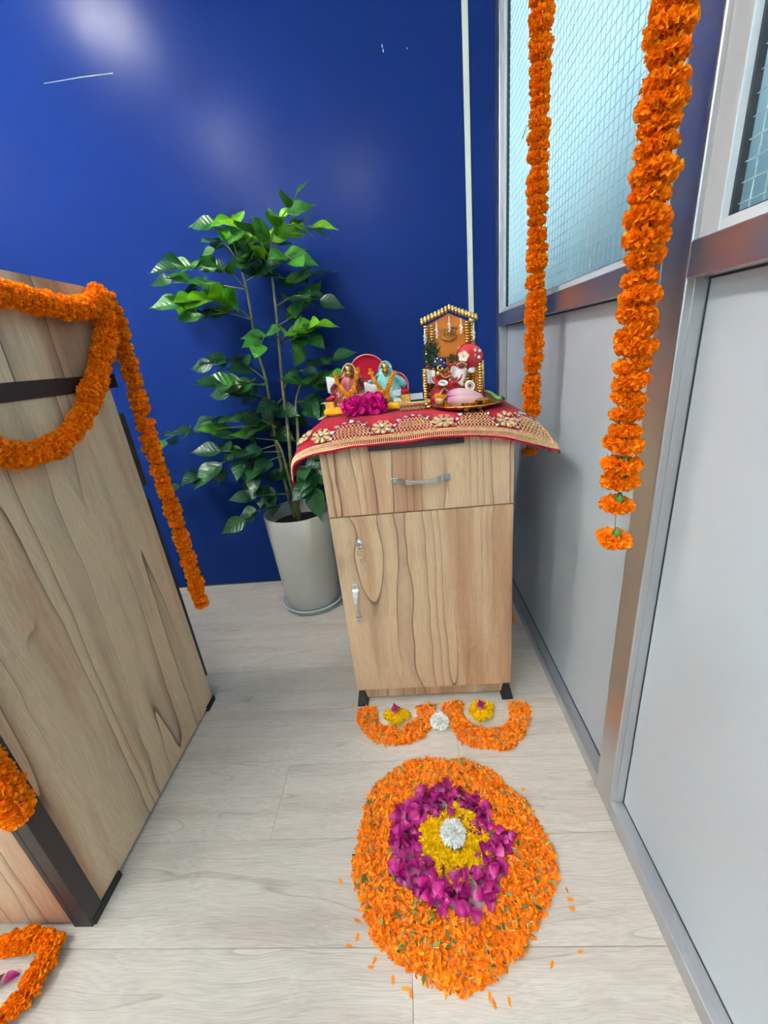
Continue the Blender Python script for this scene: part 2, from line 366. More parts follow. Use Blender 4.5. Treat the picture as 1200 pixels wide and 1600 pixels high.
def tag(o, label, cat, group=None):
    o['label'] = label; o['category'] = cat
    if group: o['group'] = group
    return o
def thing(name, loc, label, cat, group=None):
    o = bpy.data.objects.new(name, None); C.objects.link(o); o.location = loc; o.empty_display_size = .02
    return tag(o, label, cat, group)
def struct(o): o['kind'] = 'structure'; return o
def sroot(name, loc=(0, 0, 0)):
    o = bpy.data.objects.new(name, None); C.objects.link(o); o.location = loc; return struct(o)
def inst(name, me, parent, pos, quat=None, scale=1.0):
    o = bpy.data.objects.new(name, me); C.objects.link(o)
    if parent: o.parent = parent; o.location = Vector(pos) - org(parent)
    else: o.location = pos
    if quat is not None: o.rotation_mode = 'QUATERNION'; o.rotation_quaternion = quat
    o.scale = (scale,) * 3 if not isinstance(scale, (tuple, list)) else scale
    return o
def catmull(pts, per=8):
    P = [Vector(p) for p in pts]; P = [P[0] * 2 - P[1]] + P + [P[-1] * 2 - P[-2]]; out = []
    for i in range(1, len(P) - 2):
        for k in range(per):
            t = k / per; a, b, c, d = P[i - 1], P[i], P[i + 1], P[i + 2]
            out.append(.5 * ((2 * b) + (c - a) * t + (2 * a - 5 * b + 4 * c - d) * t * t + (3 * b - a - 3 * c + d) * t ** 3))
    out.append(P[-2]); return out
def resample(pts, step):
    out = [pts[0].copy()]; acc = 0
    for a, b in zip(pts, pts[1:]):
        L = (b - a).length
        while acc + L >= step:
            t = (step - acc) / L; a = a.lerp(b, t); out.append(a.copy()); L = (b - a).length; acc = 0
        acc += L
    return out

# ================================================================== SETTING
XW, YB, ZC, XL, YF = 0.375, 1.745, 2.6, -3.4, -2.2
floor = struct(MB().box(XL, XW + .1, YF, YB + .05, -.05, -.006).build('floor', M['subfloor']))
PW, PL = 0.181, 1.22
pl_me = MB().box(-PL / 2 + .0003, PL / 2 - .0003, -PW / 2 + .0004, PW / 2 - .0004, -.006, 0).mesh('plank', M['floor'])
row = 0
y = 0.398 - PW * 5
while y < YB:
    x = -0.652 + PL * .37 * row - PL * 6
    while x < XW:
        if x + PL > -2.2 and x < XW:
            x0, x1, y1 = max(x, XL), min(x + PL, XW + .05), min(y + PW, YB)
            if x1 - x0 > PL - .001 and y1 - y > PW - .001:
                inst('plank', pl_me, floor, ((x0 + x1) / 2, (y + y1) / 2, 0))
            else:
                cx, cy = (x0 + x1) / 2, (y + y1) / 2
                me = MB().box(x0 - cx + .0006, x1 - cx - .0006, y - cy + .0005, y1 - cy - .0005, -.006, 0).mesh('plank', M['floor'])
                inst('plank', me, floor, (cx, cy, 0))
        x += PL
    y += PW; row = (row + 1) if row < 40 else 0

wb = struct(MB().box(XL, XW + .1, YB, YB + .1, -.05, ZC).build('wall_back', M['blue']))
struct(MB().box(XL - .1, XL, YF, YB + .1, -.05, ZC).build('wall_left', M['white_wall']))
wf_ = MB(); wf_.box(XL - .1, XW + .1, YF - .1, YF, -.05, .75); wf_.box(XL - .1, XW + .1, YF - .1, YF, 2.40, ZC); wf_.box(XL - .1, -2.9, YF - .1, YF, .75, 2.40); wf_.box(.30, XW + .1, YF - .1, YF, .75, 2.40)
struct(wf_.build('wall_front', M['white_wall']))
w5 = sroot('window_5', (-1.3, YF - .05, .75))  # unseen glazing added behind the camera to light cabinet and desk
for k in range(4):
    a = -2.9 + .8 * k; b = a + .8
    f5 = MB(); f5.box(a, a + .03, YF - .08, YF - .03, .75, 2.40); f5.box(b - .03, b, YF - .08, YF - .03, .75, 2.40); f5.box(a + .03, b - .03, YF - .08, YF - .03, .75, .78); f5.box(a + .03, b - .03, YF - .08, YF - .03, 2.37, 2.40)
    f5.build('window_frame', M['alu_white'], w5)
    MB().add([(a + .03, YF - .055, .78), (a + .03, YF - .055, 2.37), (b - .03, YF - .055, 2.37), (b - .03, YF - .055, .78)], [(0, 1, 2, 3)]).build('pane', M['frost'], w5)
struct(MB().box(XL - .1, XW + .1, YF - .1, YB + .1, ZC, ZC + .1).build('ceiling', M['ceil']))
struct(MB().box(.273, .292, YB - .006, YB, 0.0, ZC).build('trim_1', M['pvc'], bevel=.001))
struct(MB().box(XL, .36, YB - .003, YB, 0, .006).build('dark_line_back', M['black']))  # thin dark line along the foot of the back wall
# scratch and chips in the paint
sc = MB().tube([(-1.105, YB - .0006, 1.943), (-.98, YB - .0006, 1.943), (-.867, YB - .0006, 1.940)], [.0007, .0013, .0016], 5)
sc.ball((-.867, YB, 1.940), (.0035, .001, .0025), 8, 4)
for x, z in ((.022, 1.90), (.024, 1.889), (.10, 1.885)): sc.ball((x, YB, z), (.0018, .0008, .005 if x < .05 else .0018), 7, 4)
sc.build('paint_scratch', M['white_wall'], wb)

# ---- glazed partition on the right
wr = sroot('wall_right', (XW, 0, 0))
XP = .405           # face of the sunk lower panels
YP0, YP1 = .616, .675
def up(name, x0, x1, y0, y1, z0, z1, mt, parent=wr, bev=.001): return MB().box(x0, x1, y0, y1, z0, z1).build(name, M[mt], parent, bevel=bev)
def section_post(y0, y1):
    up('post', XW, XW + .06, y0, y1, 0, ZC, 'alu_z', bev=.0025)
    for a, b in ((y0 - .0015, y0), (y1, y1 + .0015)):
        up('post_bead', XW + .012, XP, a, b, .042, ZC, 'alu_z', bev=0)
section_post(YP0, YP1); section_post(YB - .055, YB - .002)
section_post(-.50, -.44); section_post(-1.62, -1.56)
bays = [(YP1, YB - .055), (-.44, YP0), (-1.56, -.50), (YF, -1.62)]
for i, (a, b) in enumerate(bays):
    up('bottom_channel', XW, XW + .013, a, b, 0, .040, 'alu_y')
    up('bottom_channel_lip', XW + .013, XP + .01, a, b, 0, .036, 'alu_y', bev=.0005)
    up('mid_rail', XW, XP + .02, a, b, 1.048, 1.091, 'alu_y', bev=.002)
    up('head_rail', XW, XP + .02, a, b, 2.45, ZC, 'alu_y', bev=.002)
    up('lower_panel', XP, XP + .03, a, b, .030, 1.05, 'panel', bev=0)
    g = MB(); g.box(XP - .0015, XP + .001, a, a + .003, .036, 1.048); g.box(XP - .0015, XP + .001, b - .003, b, .036, 1.048); g.box(XP - .0015, XP + .001, a, b, 1.045, 1.048); g.box(XP - .0015, XP + .001, a, b, .036, .0385)
    g.build('panel_gasket', M['gasket'], wr)
    # window
    wn = sroot('window_%d' % (i + 1), (XW, (a + b) / 2, 1.091))
    fw = .034
    fr = MB()
    x0, x1 = XW + .008, XW + .032
    fr.box(x0, x1, a, a + fw, 1.091, 2.45); fr.box(x0, x1, b - fw, b, 1.091, 2.45)
    fr.box(x0 + .001, x1 - .001, a + fw, b - fw, 1.091, 1.104); fr.box(x0 + .001, x1 - .001, a + fw, b - fw, 2.41, 2.45)
    fr.build('window_frame', M['alu_white'], wn, bevel=.001)
    gk = MB(); e = .004
    gk.box(x0 + .009, x1 - .004, a + fw, a + fw + e, 1.104, 2.41); gk.box(x0 + .009, x1 - .004, b - fw - e, b - fw, 1.104, 2.41); gk.box(x0 + .009, x1 - .004, a + fw, b - fw, 1.104, 1.107)
    gk.build('pane_gasket', M['gasket'], wn)
    MB().add([(XW + .025, a + fw, 1.1), (XW + .025, a + fw, 2.42), (XW + .025, b - fw, 2.42), (XW + .025, b - fw, 1.1)], [(0, 1, 2, 3)]).build('pane', M['frost'], wn)
    if i < 2:
        wm = MB(); r = .0005; xx = XW + .0235
        k = a + fw + .012
        while k < b - fw: wm.box(xx - r, xx + r, k - r, k + r, 1.104, 2.41); k += .0195
        k = 1.116
        while k < 2.41: wm.box(xx - r - .0004, xx + r - .0004, a + fw, b - fw, k - r, k + r); k += .0195
        o = wm.build('wire_mesh', M['wire'], wn); o['kind'] = 'stuff'
# plain wall above the bays is the head rail; a stepped block is added outside to darken the lower panes
ow = MB()
for k, (a, b, z) in enumerate(((-3, .30, 1.22), (.30, .62, 1.28), (.62, .86, 1.36), (.86, 1.10, 1.28), (1.10, 1.35, 1.21), (1.35, 2.2, 1.15))): ow.box(.56, .68, a, b, -.05, z)
struct(ow.build('pane_dimmer', M['outside']))

# ================================================================== CEILING LIGHTS AND ADDED FILL
GL = glow('downlight_diffuser', (1, .975, .94, 1), LAMP)
for i, (x, y) in enumerate(LAMPS):
    L = thing('downlight_or_fill', (x, y, ZC), 'round white downlight in the ceiling, of a set partly added as fill', 'light', 'downlights in the ceiling')
    MB().lathe([(.15, 0), (.172, 0), (.172, -.012), (.16, -.018), (.15, -.012), (.15, 0)], 32, (x, y, ZC)).build('trim_ring', M['alu_white'], L)
    MB().lathe([(0, -.010), (.15, -.010)], 32, (x, y, ZC), smooth=False).build('diffuser', GL, L)

# ================================================================== RECEPTION DESK
XD, YN, YE = -.70, .432, .997
desk = thing('reception_desk', (-1.2, .70, 0), 'light oak reception desk with black corner edging and band, marigolds on it', 'desk')
MB().box(-.722, XD, YN + .004, YE, .012, .986).build('side_panel', M['wood_desk'], desk, bevel=.0008)
MB().box(-2.0, -.733, YN, YN + .022, .012, .986).build('front_panel', M['wood_desk'], desk, bevel=.0008)
MB().box(-2.0, XD - .004, YN + .01, YE + .022, 1.018, 1.036).build('inner_shelf', M['black'], desk)
MB().box(-.724, XD + .002, YN + .004, YE + .024, 1.018, 1.207).build('upper_side_panel', M['wood_desk'], desk, bevel=.0008)
MB().box(-2.0, -.724, YN, YN + .022, 1.018, 1.207).build('upper_front_panel', M['wood_desk'], desk, bevel=.0008)
MB().box(-2.0, XD + .004, YN - .012, YE + .026, .986, 1.018).build('black_band', M['black'], desk, bevel=.001)
cp = MB(); cp.box(-.724, XD + .0035, YN - .0035, YN + .030, .004, .986); cp.box(-.736, -.724, YN - .0035, YN + .012, .004, .986)
cp.build('corner_post', M['black'], desk, bevel=.0015)
MB().box(-.72, XD - .004, YE, YE + .018, .094, .70).build('rear_edge_strip', M['black'], desk, bevel=.001)
MB().box(-.722, XD - .006, YE, YE + .030, .735, .925).build('rear_bracket', M['greybar'], desk, bevel=.001)
for a, b in ((YN + .002, YN + .085), (YE - .045, YE + .004)):
    MB().box(-.73, XD + .005, a, b, 0, .018).build('foot', M['rubber'], desk, bevel=.001)
MB().box(-2.0, -1.978, YN + .022, YE, 0, 1.2).build('far_side_panel', M['wood_desk'], desk)

# ================================================================== CABINET
CX0, CX1, CY, CB, CT = -.213, .247, .953, 1.42, .816
cab = thing('storage_cabinet', (.017, 1.18, 0), 'light oak storage cabinet with one drawer and one door, under the red cloth', 'cabinet')
MB().box(CX0 + .002, CX1 - .002, CY + .019, CB, .06, CT).build('body', M['wood'], cab, bevel=.0008)
MB().box(CX0 + .03, CX1 - .02, CY + .09, CB - .02, CT, .8425).build('top_board', M['wood'], cab)
drw = MB().box(CX0, CX1, CY, CY + .018, .6245, CT).build('drawer', M['wood'], cab, bevel=.0008)
door = MB().box(CX0, CX1, CY, CY + .018, .054, .6215).build('door', M['wood'], cab, bevel=.0008)
MB().box(CX0 + .02, CX1 - .02, CY + .012, CY + .03, .014, .056).build('plinth', M['wood'], cab)
MB().box(-.094, .131, CY - .010, CY + .001, .787, .803).build('finger_grip', M['black'], drw, bevel=.001)
def foot(x0, x1):
    f = MB(); a, b, h = CY - .004, CY + .05, .053
    f.add([(x0 - .006, a - .006, 0), (x1 + .006, a - .006, 0), (x1 + .006, b, 0), (x0 - .006, b, 0), (x0 - .006, a - .006, .006), (x1 + .006, a - .006, .006), (x1 + .006, b, .006), (x0 - .006, b, .006),
           (x0 + .003, a + .010, h), (x1 - .003, a + .010, h), (x1 - .003, b, h), (x0 + .003, b, h)],
          [(3, 2, 1, 0), (0, 1, 5, 4), (1, 2, 6, 5), (2, 3, 7, 6), (3, 0, 4, 7), (4, 5, 9, 8), (5, 6, 10, 9), (6, 7, 11, 10), (7, 4, 8, 11), (8, 9, 10, 11)])
    return f
foot(CX0 + .002, CX0 + .022).build('foot', M['rubber'], cab, bevel=.0008)
foot(CX1 - .022, CX1 - .002).build('foot', M['rubber'], cab, bevel=.0008)
for x in (CX0 + .01, CX1 - .03): MB().box(x, x + .02, CB - .05, CB - .01, 0, .06).build('foot', M['rubber'], cab)

def bow_handle(p, horizontal, L, parent):
    """bow pull: two square feet with screws, a slim bar lifted between them"""
    h = MB(); u = Vector((1, 0, 0)) if horizontal else Vector((0, 0, 1)); v = Vector((0, 0, 1)) if horizontal else Vector((1, 0, 0))
    o = Vector((0, -1, 0)); P = Vector(p)
    hw = .0085; half = L / 2
    st = [(-half, hw, .0, .003), (-half + .017, hw, .0, .003), (-half + .021, hw, .002, .006), (-half + .034, .0065, .014, .019), (-half + .05, .0045, .019, .0245), (0, .0045, .021, .0265),
          (half - .05, .0045, .019, .0245), (half - .034, .0065, .014, .019), (half - .021, hw, .002, .006), (half - .017, hw, .0, .003), (half, hw, .0, .003)]
    vs = []
    for a, wd, d0, d1 in st:
        for sg, d in ((-1, d0), (1, d0), (1, d1), (-1, d1)): vs.append(P + u * a + v * (sg * wd) + o * d)
    fs = [(i * 4 + j, i * 4 + (j + 1) % 4, i * 4 + 4 + (j + 1) % 4, i * 4 + 4 + j) for i in range(len(st) - 1) for j in range(4)] + [(3, 2, 1, 0), tuple(len(vs) - 4 + j for j in range(4))]
    h.add(vs, fs)
    ob = h.build('handle', M['chrome'], parent, bevel=.0008)
    for a in (-half + .008, half - .008):
        c = P + u * a
        MB().add([c + o * .0045] + [c + o * .003 + (u * math.cos(t) + v * math.sin(t)) * .0036 for t in [k * PI / 5 for k in range(10)]], [(0, 1 + k, 1 + (k + 1) % 10) for k in range(10)], 0, True).build('screw', M['key'], parent)
bow_handle((.0245, CY, .706), True, .142, drw)
bow_handle((-.1735, CY, .365), False, .128, door)
lk = MB()
def ydisc(mb, c, prof, n=20, mi=0):   # turned round the y axis, towards the camera
    vs = [(c[0] + r * math.cos(2 * PI * j / n), c[1] - d, c[2] + r * math.sin(2 * PI * j / n)) for r, d in prof for j in range(n)]
    fs = [(i * n + j, i * n + (j + 1) % n, (i + 1) * n + (j + 1) % n, (i + 1) * n + j) for i in range(len(prof) - 1) for j in range(n)] + [tuple((len(prof) - 1) * n + j for j in range(n))]
    mb.add(vs, fs, mi, True)
ydisc(lk, (-.144, CY, .549), [(.0115, 0), (.0115, .004), (.0095, .006), (.0085, .0045), (.0075, .0045), (.007, .008), (.002, .008)])
lk.build('lock', M['chrome'], door)
ky = MB(); ky.box(-.1452, -.1428, CY - .020, CY - .007, .545, .553)
ky.torus((-.144, CY - .024, .5475), .0062, .0016, (1, 0, 0), 16, 6)
ky.torus((-.141, CY - .020, .527), .0125, .0007, (.3, 1, 0), 20, 5)
ky.torus((-.140, CY - .016, .506), .005, .0014, (0, 1, 0), 14, 6)
ky.box(-.1412, -.1385, CY - .017, CY - .015, .470, .502); ky.box(-.1385, -.136, CY - .017, CY - .015, .474, .478); ky.box(-.1385, -.1365, CY - .017, CY - .015, .482, .486)
ky.build('key', M['key'], door)

# ================================================================== FLOWERS
def pompom(seed, n, Rr, H, pl, pw, z0=-.75, z1=1.0, ruff=.18, frill=True, curl=0.0, core=True):
    """round bloom: petals standing all over an oblate heart; axis +Z"""
    r = random.Random(seed); mb = MB()
    if core: mb.ball((0, 0, 0), (Rr * .62, Rr * .62, H * .62), 10, 6, 1)
    ga = PI * (3 - math.sqrt(5))
    for i in range(n):
        z = z0 + (z1 - z0) * (i + .5) / n; q = math.sqrt(max(0, 1 - z * z)); a = i * ga + r.uniform(-.25, .25)
        d = Vector((q * math.cos(a) * Rr, q * math.sin(a) * Rr, z * H)); L = d.length; d.normalize()
        sc = 1 + r.uniform(-ruff, ruff)
        t = d.cross(Vector((r.uniform(-1, 1), r.uniform(-1, 1), r.uniform(-1, 1)))).normalized(); s = d.cross(t)
        tip = d * L * sc; base = d * (L * sc - pl); wv = pw * r.uniform(.75, 1.2)
        c = s * (curl + r.uniform(-.4, .4)) * pl
        md = base.lerp(tip, .6)
        if frill:
            vs = [base, md + t * wv * .5 + s * wv * .12, md - t * wv * .5 + s * wv * .12, tip + t * wv * .62 + c * .8, tip + d * pl * .10 + c, tip - t * wv * .62 + c * 1.2, md - s * wv * .05]
            mb.add(vs, [(0, 6, 1), (0, 2, 6), (1, 6, 4, 3), (6, 2, 5, 4)])
        else:
            vs = [base, md + t * wv * .5 + s * wv * .25, md - t * wv * .5 + s * wv * .25, tip + c, md]
            mb.add(vs, [(0, 4, 1), (0, 2, 4), (1, 4, 3), (4, 2, 3)])
    return mb
MG = [pompom(k, 430, .0255, .0140, .0090, .0062, ruff=.17).mesh('marigold', [M['marigold'], M['mari_core']]) for k in range(4)]
CAL = MB().lathe([(.0022, .014), (.004, .012), (.0085, .004), (.0095, -.002), (.006, -.006)], 10).mesh('calyx', M['calyx'])

def garland(name, pts, label, group=None, dia=.053, pitch=.0165, calyx=(), end=None, wob=.25, loose=0, axis_sign=1, string=True):
    path = resample(catmull(pts, 10), .002)
    root = thing(name, tuple(path[-1]), label, 'garland', group)
    d = 0; i = 0; k = dia / .053
    centres = []
    while i < len(path):
        centres.append(i); f = 1.0
        i += int(round(pitch * R.uniform(.88, 1.12) * f / .002))
    for n_, i in enumerate(centres):
        p = path[i]; tg = (path[min(i + 3, len(path) - 1)] - path[max(i - 3, 0)]).normalized() * axis_sign
        jit = Vector((R.uniform(-1, 1), R.uniform(-1, 1), R.uniform(-1, 1))) * wob
        q = Vector((0, 0, 1)).rotation_difference((tg + jit).normalized()) @ Quaternion((0, 0, 1), R.uniform(0, 6.28))
        off = Vector((R.uniform(-1, 1), R.uniform(-1, 1), R.uniform(-1, 1))) * .0022
        inst('marigold', R.choice(MG), root, p + off, q, k * R.uniform(.88, 1.12))
    if string: MB().tube(path[::6] + [path[-1]], .0008, 5).build('string', M['string'], root)
    return root, path

# two long strings hanging before the partition
g1, _ = garland('marigold_garland', [(.332, 1.112, 2.44), (.333, 1.112, 2.0), (.331, 1.118, 1.5), (.333, 1.112, 1.1), (.331, 1.116, .80)],
    'long marigold garland hanging behind the corner of the red cloth', dia=.043, pitch=.0190, wob=.22)
g1b = (.331, 1.118, .708)
f = inst('marigold', MG[1], g1, g1b, Quaternion((1, 0, 0), PI), .72)
inst('calyx', CAL, g1, Vector(g1b) + Vector((0, 0, .010)), None, 1)
inst('marigold', MG[2], g1, (.331, 1.118, .775), Quaternion((1, 0, 0), PI), .75)
inst('calyx', CAL, g1, (.331, 1.118, .787), None, .9)
MB().tube([(.331, 1.116, .80), (.331, 1.118, .71)], .0008, 5).build('string', M['string'], g1)
MB().tube([(.318, 1.106, 1.425), (.300, 1.100, 1.405), (.292, 1.098, 1.388)], .001, 5).build('loose_string_end', M['string'], g1)

G2 = [(.318, .612, 2.44), (.319, .613, 1.9), (.320, .615, 1.32), (.322, .622, 1.05), (.320, .616, .858)]
g2, _ = garland('marigold_garland', G2, 'thick marigold garland hanging against the aluminium post, strung down to single blooms', dia=.047, pitch=.0215, wob=.24)
zz = [(.839, 1.0, .4), (.806, 1.05, .1), (.781, .98, .0), (.742, .90, .15), (.684, .98, .35)]
bl = [(.3195, .615), (.319, .614), (.319, .6135), (.318, .613), (.319, .611)]
for (z, s, tl), (x, y) in zip(zz, bl):
    q = Quaternion((0, 1, 0), tl * .35) @ Quaternion((1, 0, 0), PI + tl * .3)
    inst('marigold', R.choice(MG), g2, (x, y, z), q, s * .98)
    inst('calyx', CAL, g2, (x + .002, y - .003, z + .009), None, (.75, .75, .85))
MB().tube([(.320, .616, .86), (.319, .6135, .78), (.318, .613, .742), (.319, .611, .695)], .0009, 5).build('string', M['string'], g2)

# on the desk
XG = -.667
garland('marigold_garland', [(-.70, .42, 1.215), (-.672, .60, 1.185), (XG, .70, 1.163), (XG, .772, 1.160), (XG, .848, 1.152), (XG, .93, 1.150), (XG, .99, 1.170), (-.672, 1.025, 1.196)],
    'marigold garland running along the top edge of the desk', 'marigold garlands draped on the desk', dia=.043, pitch=.0150)
garland('marigold_garland', [(-.664, 1.015, 1.180), (-.660, .997, 1.12), (-.664, .951, 1.053), (XG, .87, .966), (XG, .769, .905), (XG, .694, .897), (XG, .649, .907), (XG, .55, .97), (XG, .47, 1.09), (-.672, .44, 1.18)],
    'looped marigold garland swagged across the black band of the desk', 'marigold garlands draped on the desk', dia=.043, pitch=.0150)
garland('marigold_garland', [(-.668, 1.040, 1.185), (-.665, 1.046, 1.13), (-.663, 1.036, .992), (-.662, 1.028, .766), (-.662, 1.034, .576), (-.664, 1.034, .350)],
    'straight marigold garland hanging down the far edge of the desk', 'marigold garlands draped on the desk', dia=.041, pitch=.0175)
garland('marigold_garland', [(-.672, .400, 1.19), (-.668, .398, .9), (-.667, .402, .6), (-.668, .412, .368)],
    'marigold garland hanging over the near black corner of the desk', 'marigold garlands draped on the desk', dia=.048, pitch=.0165)
garland('marigold_garland', [(-1.0, .385, .026), (-.862, .393, .024), (-.785, .402, .024), (-.748, .394, .024), (-.742, .350, .026), (-.752, .310, .026), (-.79, .262, .026), (-.86, .22, .026)],
    'marigold garland lying bent on the floor before the desk', dia=.036, pitch=.0145)
q = Quaternion((1, 0, 0), 1.2)
o = inst('marigold_bloom', MG[0], None, (.318, 1.30, .022), q, .95); tag(o, 'single marigold bloom on the floor in the gap between cabinet and partition', 'flower')

# ---------------------------------------------------------------- rangoli: heaps of loose petals
def loose_petal(mb, r, p, L, wd, mi, tilt=.7):
    a = r.uniform(0, 2 * PI); e = r.gauss(.15, tilt) 
    d = Vector((math.cos(a) * math.cos(e), math.sin(a) * math.cos(e), math.sin(e)))
    t = Vector((-math.sin(a), math.cos(a), r.uniform(-.5, .5))).normalized(); n = d.cross(t)
    cu = r.uniform(-.25, .35) * L
    p = Vector(p); zz = lambda v: Vector((v.x, v.y, max(v.z, .0008)))
    b0, m0, t0 = p - d * L * .5, p + n * cu * .3, p + d * L * .5 + n * cu
    vs = [b0, m0 + t * wd * .45, m0 - t * wd * .45, t0 + t * wd * .4, t0 - t * wd * .4, t0 + d * L * .12]
    mb.add([zz(v) for v in vs], [(0, 1, 2), (1, 3, 4, 2), (3, 5, 4)], mi)
def heap(name, inside, bounds, n, label, seed, hfun, fil=.13, loc=(0, 0, 0), clumps=None):
    r = random.Random(seed); mb = MB(); k = 0
    x0, x1, y0, y1 = bounds
    cl = [(r.uniform(x0, x1), r.uniform(y0, y1)) for _ in range(clumps or 0)]
    cl = [c for c in cl if inside(*c) > .15]
    while k < n:
        if cl and r.random() < .42:
            c = r.choice(cl); x, y = r.gauss(c[0], .0085), r.gauss(c[1], .0085); up_ = .006
        else: x, y = r.uniform(x0, x1), r.uniform(y0, y1); up_ = 0
        e = inside(x, y)
        if e <= 0 or r.random() > min(1, e * 5): continue
        h = hfun(x, y) * min(1, .35 + e * 3) + up_
        z = r.uniform(.001, max(.002, h)); u = r.random()
        if u < fil: loose_petal(mb, r, (x, y, z + .001), r.uniform(.008, .016), .0012, 1, .6)
        elif u < fil + .006: loose_petal(mb, r, (x, y, h), r.uniform(.010, .017), .006, 2, .35)
        else: loose_petal(mb, r, (x, y, z), r.uniform(.0075, .0140), r.uniform(.0038, .0062), 0)
        k += 1
    o = mb.build(name, [M['ring_orange'], M['fil'], M['green_bit']], None, loc)
    o['kind'] = 'stuff'; o['label'] = label; o['category'] = 'petals'
    return o
def wob(a, s): return .006 * math.sin(3 * a + s) + .005 * math.sin(5 * a + 2 * s) + .003 * math.sin(9 * a + s * 3)
RC = (.016, .553)
def ring_in(x, y):
    dx, dy = x - RC[0], y - RC[1]; a = math.atan2(dy, dx); ro = .210 + wob(a, 1.3); ri = .108 + wob(a, 4.1)
    q = math.hypot(dx, dy)
    return min(ro - q, q - ri) / .05
heap('marigold_petal_ring', ring_in, (-.22, .25, .32, .78), 24000, 'wide ring of loose orange marigold petals on the floor, the round rangoli', 5, lambda x, y: .013, clumps=160, loc=(RC[0], RC[1], 0))
def u_in(cx, cy, rx, ry, wd, s):
    def fn(x, y):
        dx, dy = (x - cx) / rx, (y - cy) / ry
        if dy > .16 + .05 * math.sin(s + dx): return 0
        q = math.hypot(dx, dy); a = math.atan2(dy, dx)
        return (wd - abs(q - 1) + .035 * math.sin(6 * a + s)) * rx / .03
    return fn
heap('marigold_petal_arc', u_in(-.098, .915, .088, .088, .33, .4), (-.22, .03, .77, .945), 3600, 'left of the two orange marigold petal arcs at the foot of the cabinet', 8, lambda x, y: .011, clumps=46, loc=(-.098, .86, 0))
heap('marigold_petal_arc', u_in(.163, .912, .096, .106, .31, 2.2), (.03, .30, .76, .945), 3900, 'right of the two orange marigold petal arcs, nearer the white partition', 9, lambda x, y: .011, clumps=46, loc=(.163, .86, 0))

# rose petals, each its own
def rose_petal_mesh(seed):
    r = random.Random(seed); L, wd, cup = .025, .021 * r.uniform(.85, 1.1), r.uniform(.2, .5)
    def fn(u, v):
        x = u * L; k = math.sin(PI * min(1, (u * .88 + .07)) ** .8) ; s = (v - .5) * 2
        yy = s * wd * .5 * k; return (x, yy, cup * (yy / (wd * .5)) ** 2 * wd * .5 + cup * .02 * math.sin(u * 3) * 1 - cup * (u - .5) ** 2 * -.010)
    return MB().grid(fn, 5, 4).mesh('rose_petal', M['rose'])
RP = [rose_petal_mesh(k) for k in range(5)]
rr = random.Random(21)
PC = (.018, .563)
for k in range(290):
    a = k * 2.39996 + rr.uniform(-.2, .2); q = math.sqrt(rr.uniform(.060 ** 2, .118 ** 2)) + wob(a, 4.1) * .8
    p = (PC[0] + q * math.cos(a), PC[1] + q * math.sin(a), rr.uniform(.006, .015))
    rot = Quaternion((0, 0, 1), rr.uniform(0, 6.28)) @ Quaternion((0, 1, 0), rr.uniform(-.4, .3)) @ Quaternion((1, 0, 0), rr.gauss(0, .4))
    o = inst('rose_petal', rr.choice(RP), None, p, rot, rr.uniform(.75, 1.25))
    tag(o, 'purple rose petal in the ring around the yellow flowers of the rangoli', 'petal', 'purple rose petals of the rangoli')
for (x, y, z, a) in ((.146, .556, .021, .5), (.14, .548, .02, 2.2)):
    tag(inst('rose_petal', RP[0], None, (x, y, z), Quaternion((0, 0, 1), a), .8), 'purple rose petal strayed onto the orange marigold ring', 'petal', 'rose petals strayed on the orange ring')
for (x, y, z, a) in ((-.812, .350, .004, .5), (-.82, .338, .004, 1.6)):
    tag(inst('rose_petal', RP[1], None, (x, y, z), Quaternion((0, 0, 1), a), 1.0), 'purple rose petal inside the bend of the floor garland', 'petal', 'rose petals by the floor garland')

CHW = pompom(31, 380, .028, .020, .018, .0075, z0=-.1, ruff=.10, frill=False, curl=.1).mesh('white_chrysanthemum', [M['white_p'], M['white_p']])
CHY = [pompom(40 + k, 170, .0185, .0125, .012, .0065, z0=-.2, ruff=.16, frill=False, curl=.1).mesh('yellow_chrysanthemum', [M['yellow'], M['yellow']]) for k in range(3)]
YC = (.032, .557)
for k in range(22):
    a = k * 2 * PI / 14 + rr.uniform(-.12, .12) if k < 14 else k * 2 * PI / 8; q = .058 + rr.uniform(-.006, .006) if k < 14 else .032
    p = (YC[0] + q * math.cos(a) * 1.05, YC[1] + q * math.sin(a) * 1.05, .012)
    rot = Quaternion(Vector((rr.uniform(-1, 1), rr.uniform(-1, 1), .01)).normalized(), rr.uniform(0, .5))
    tag(inst('yellow_chrysanthemum', CHY[k % 3], None, p, rot, rr.uniform(.95, 1.25)), 'yellow chrysanthemum head in the inner ring of the rangoli', 'flower', 'yellow flowers around the white centre')
tag(inst('white_chrysanthemum', CHW, None, (.029, .566, .030), Quaternion((1, .3, 0), .15), 1.0), 'white chrysanthemum at the centre of the round rangoli', 'flower')
tag(inst('white_chrysanthemum', CHW, None, (.026, .862, .015), Quaternion((1, .3, 0), .1), .98), 'white chrysanthemum between the two orange petal arcs', 'flower')
for nm, (cx, cy), spots in (('left', (-.097, .893), [(-.020, .004), (0, -.014), (.022, .002), (.004, .012)]), ('right', (.152, .900), [(-.020, .0), (-.006, .018), (.018, .012), (.010, -.012), (-.010, -.022)])):
    for dx, dy in spots:
        tag(inst('yellow_chrysanthemum', rr.choice(CHY), None, (cx + dx, cy + dy, .009), Quaternion((1, 0, 0), rr.uniform(-.3, .3)), 1.08), 'yellow flower head inside the %s orange petal arc at the cabinet foot' % nm, 'flower', 'yellow flowers in the %s arc' % nm)
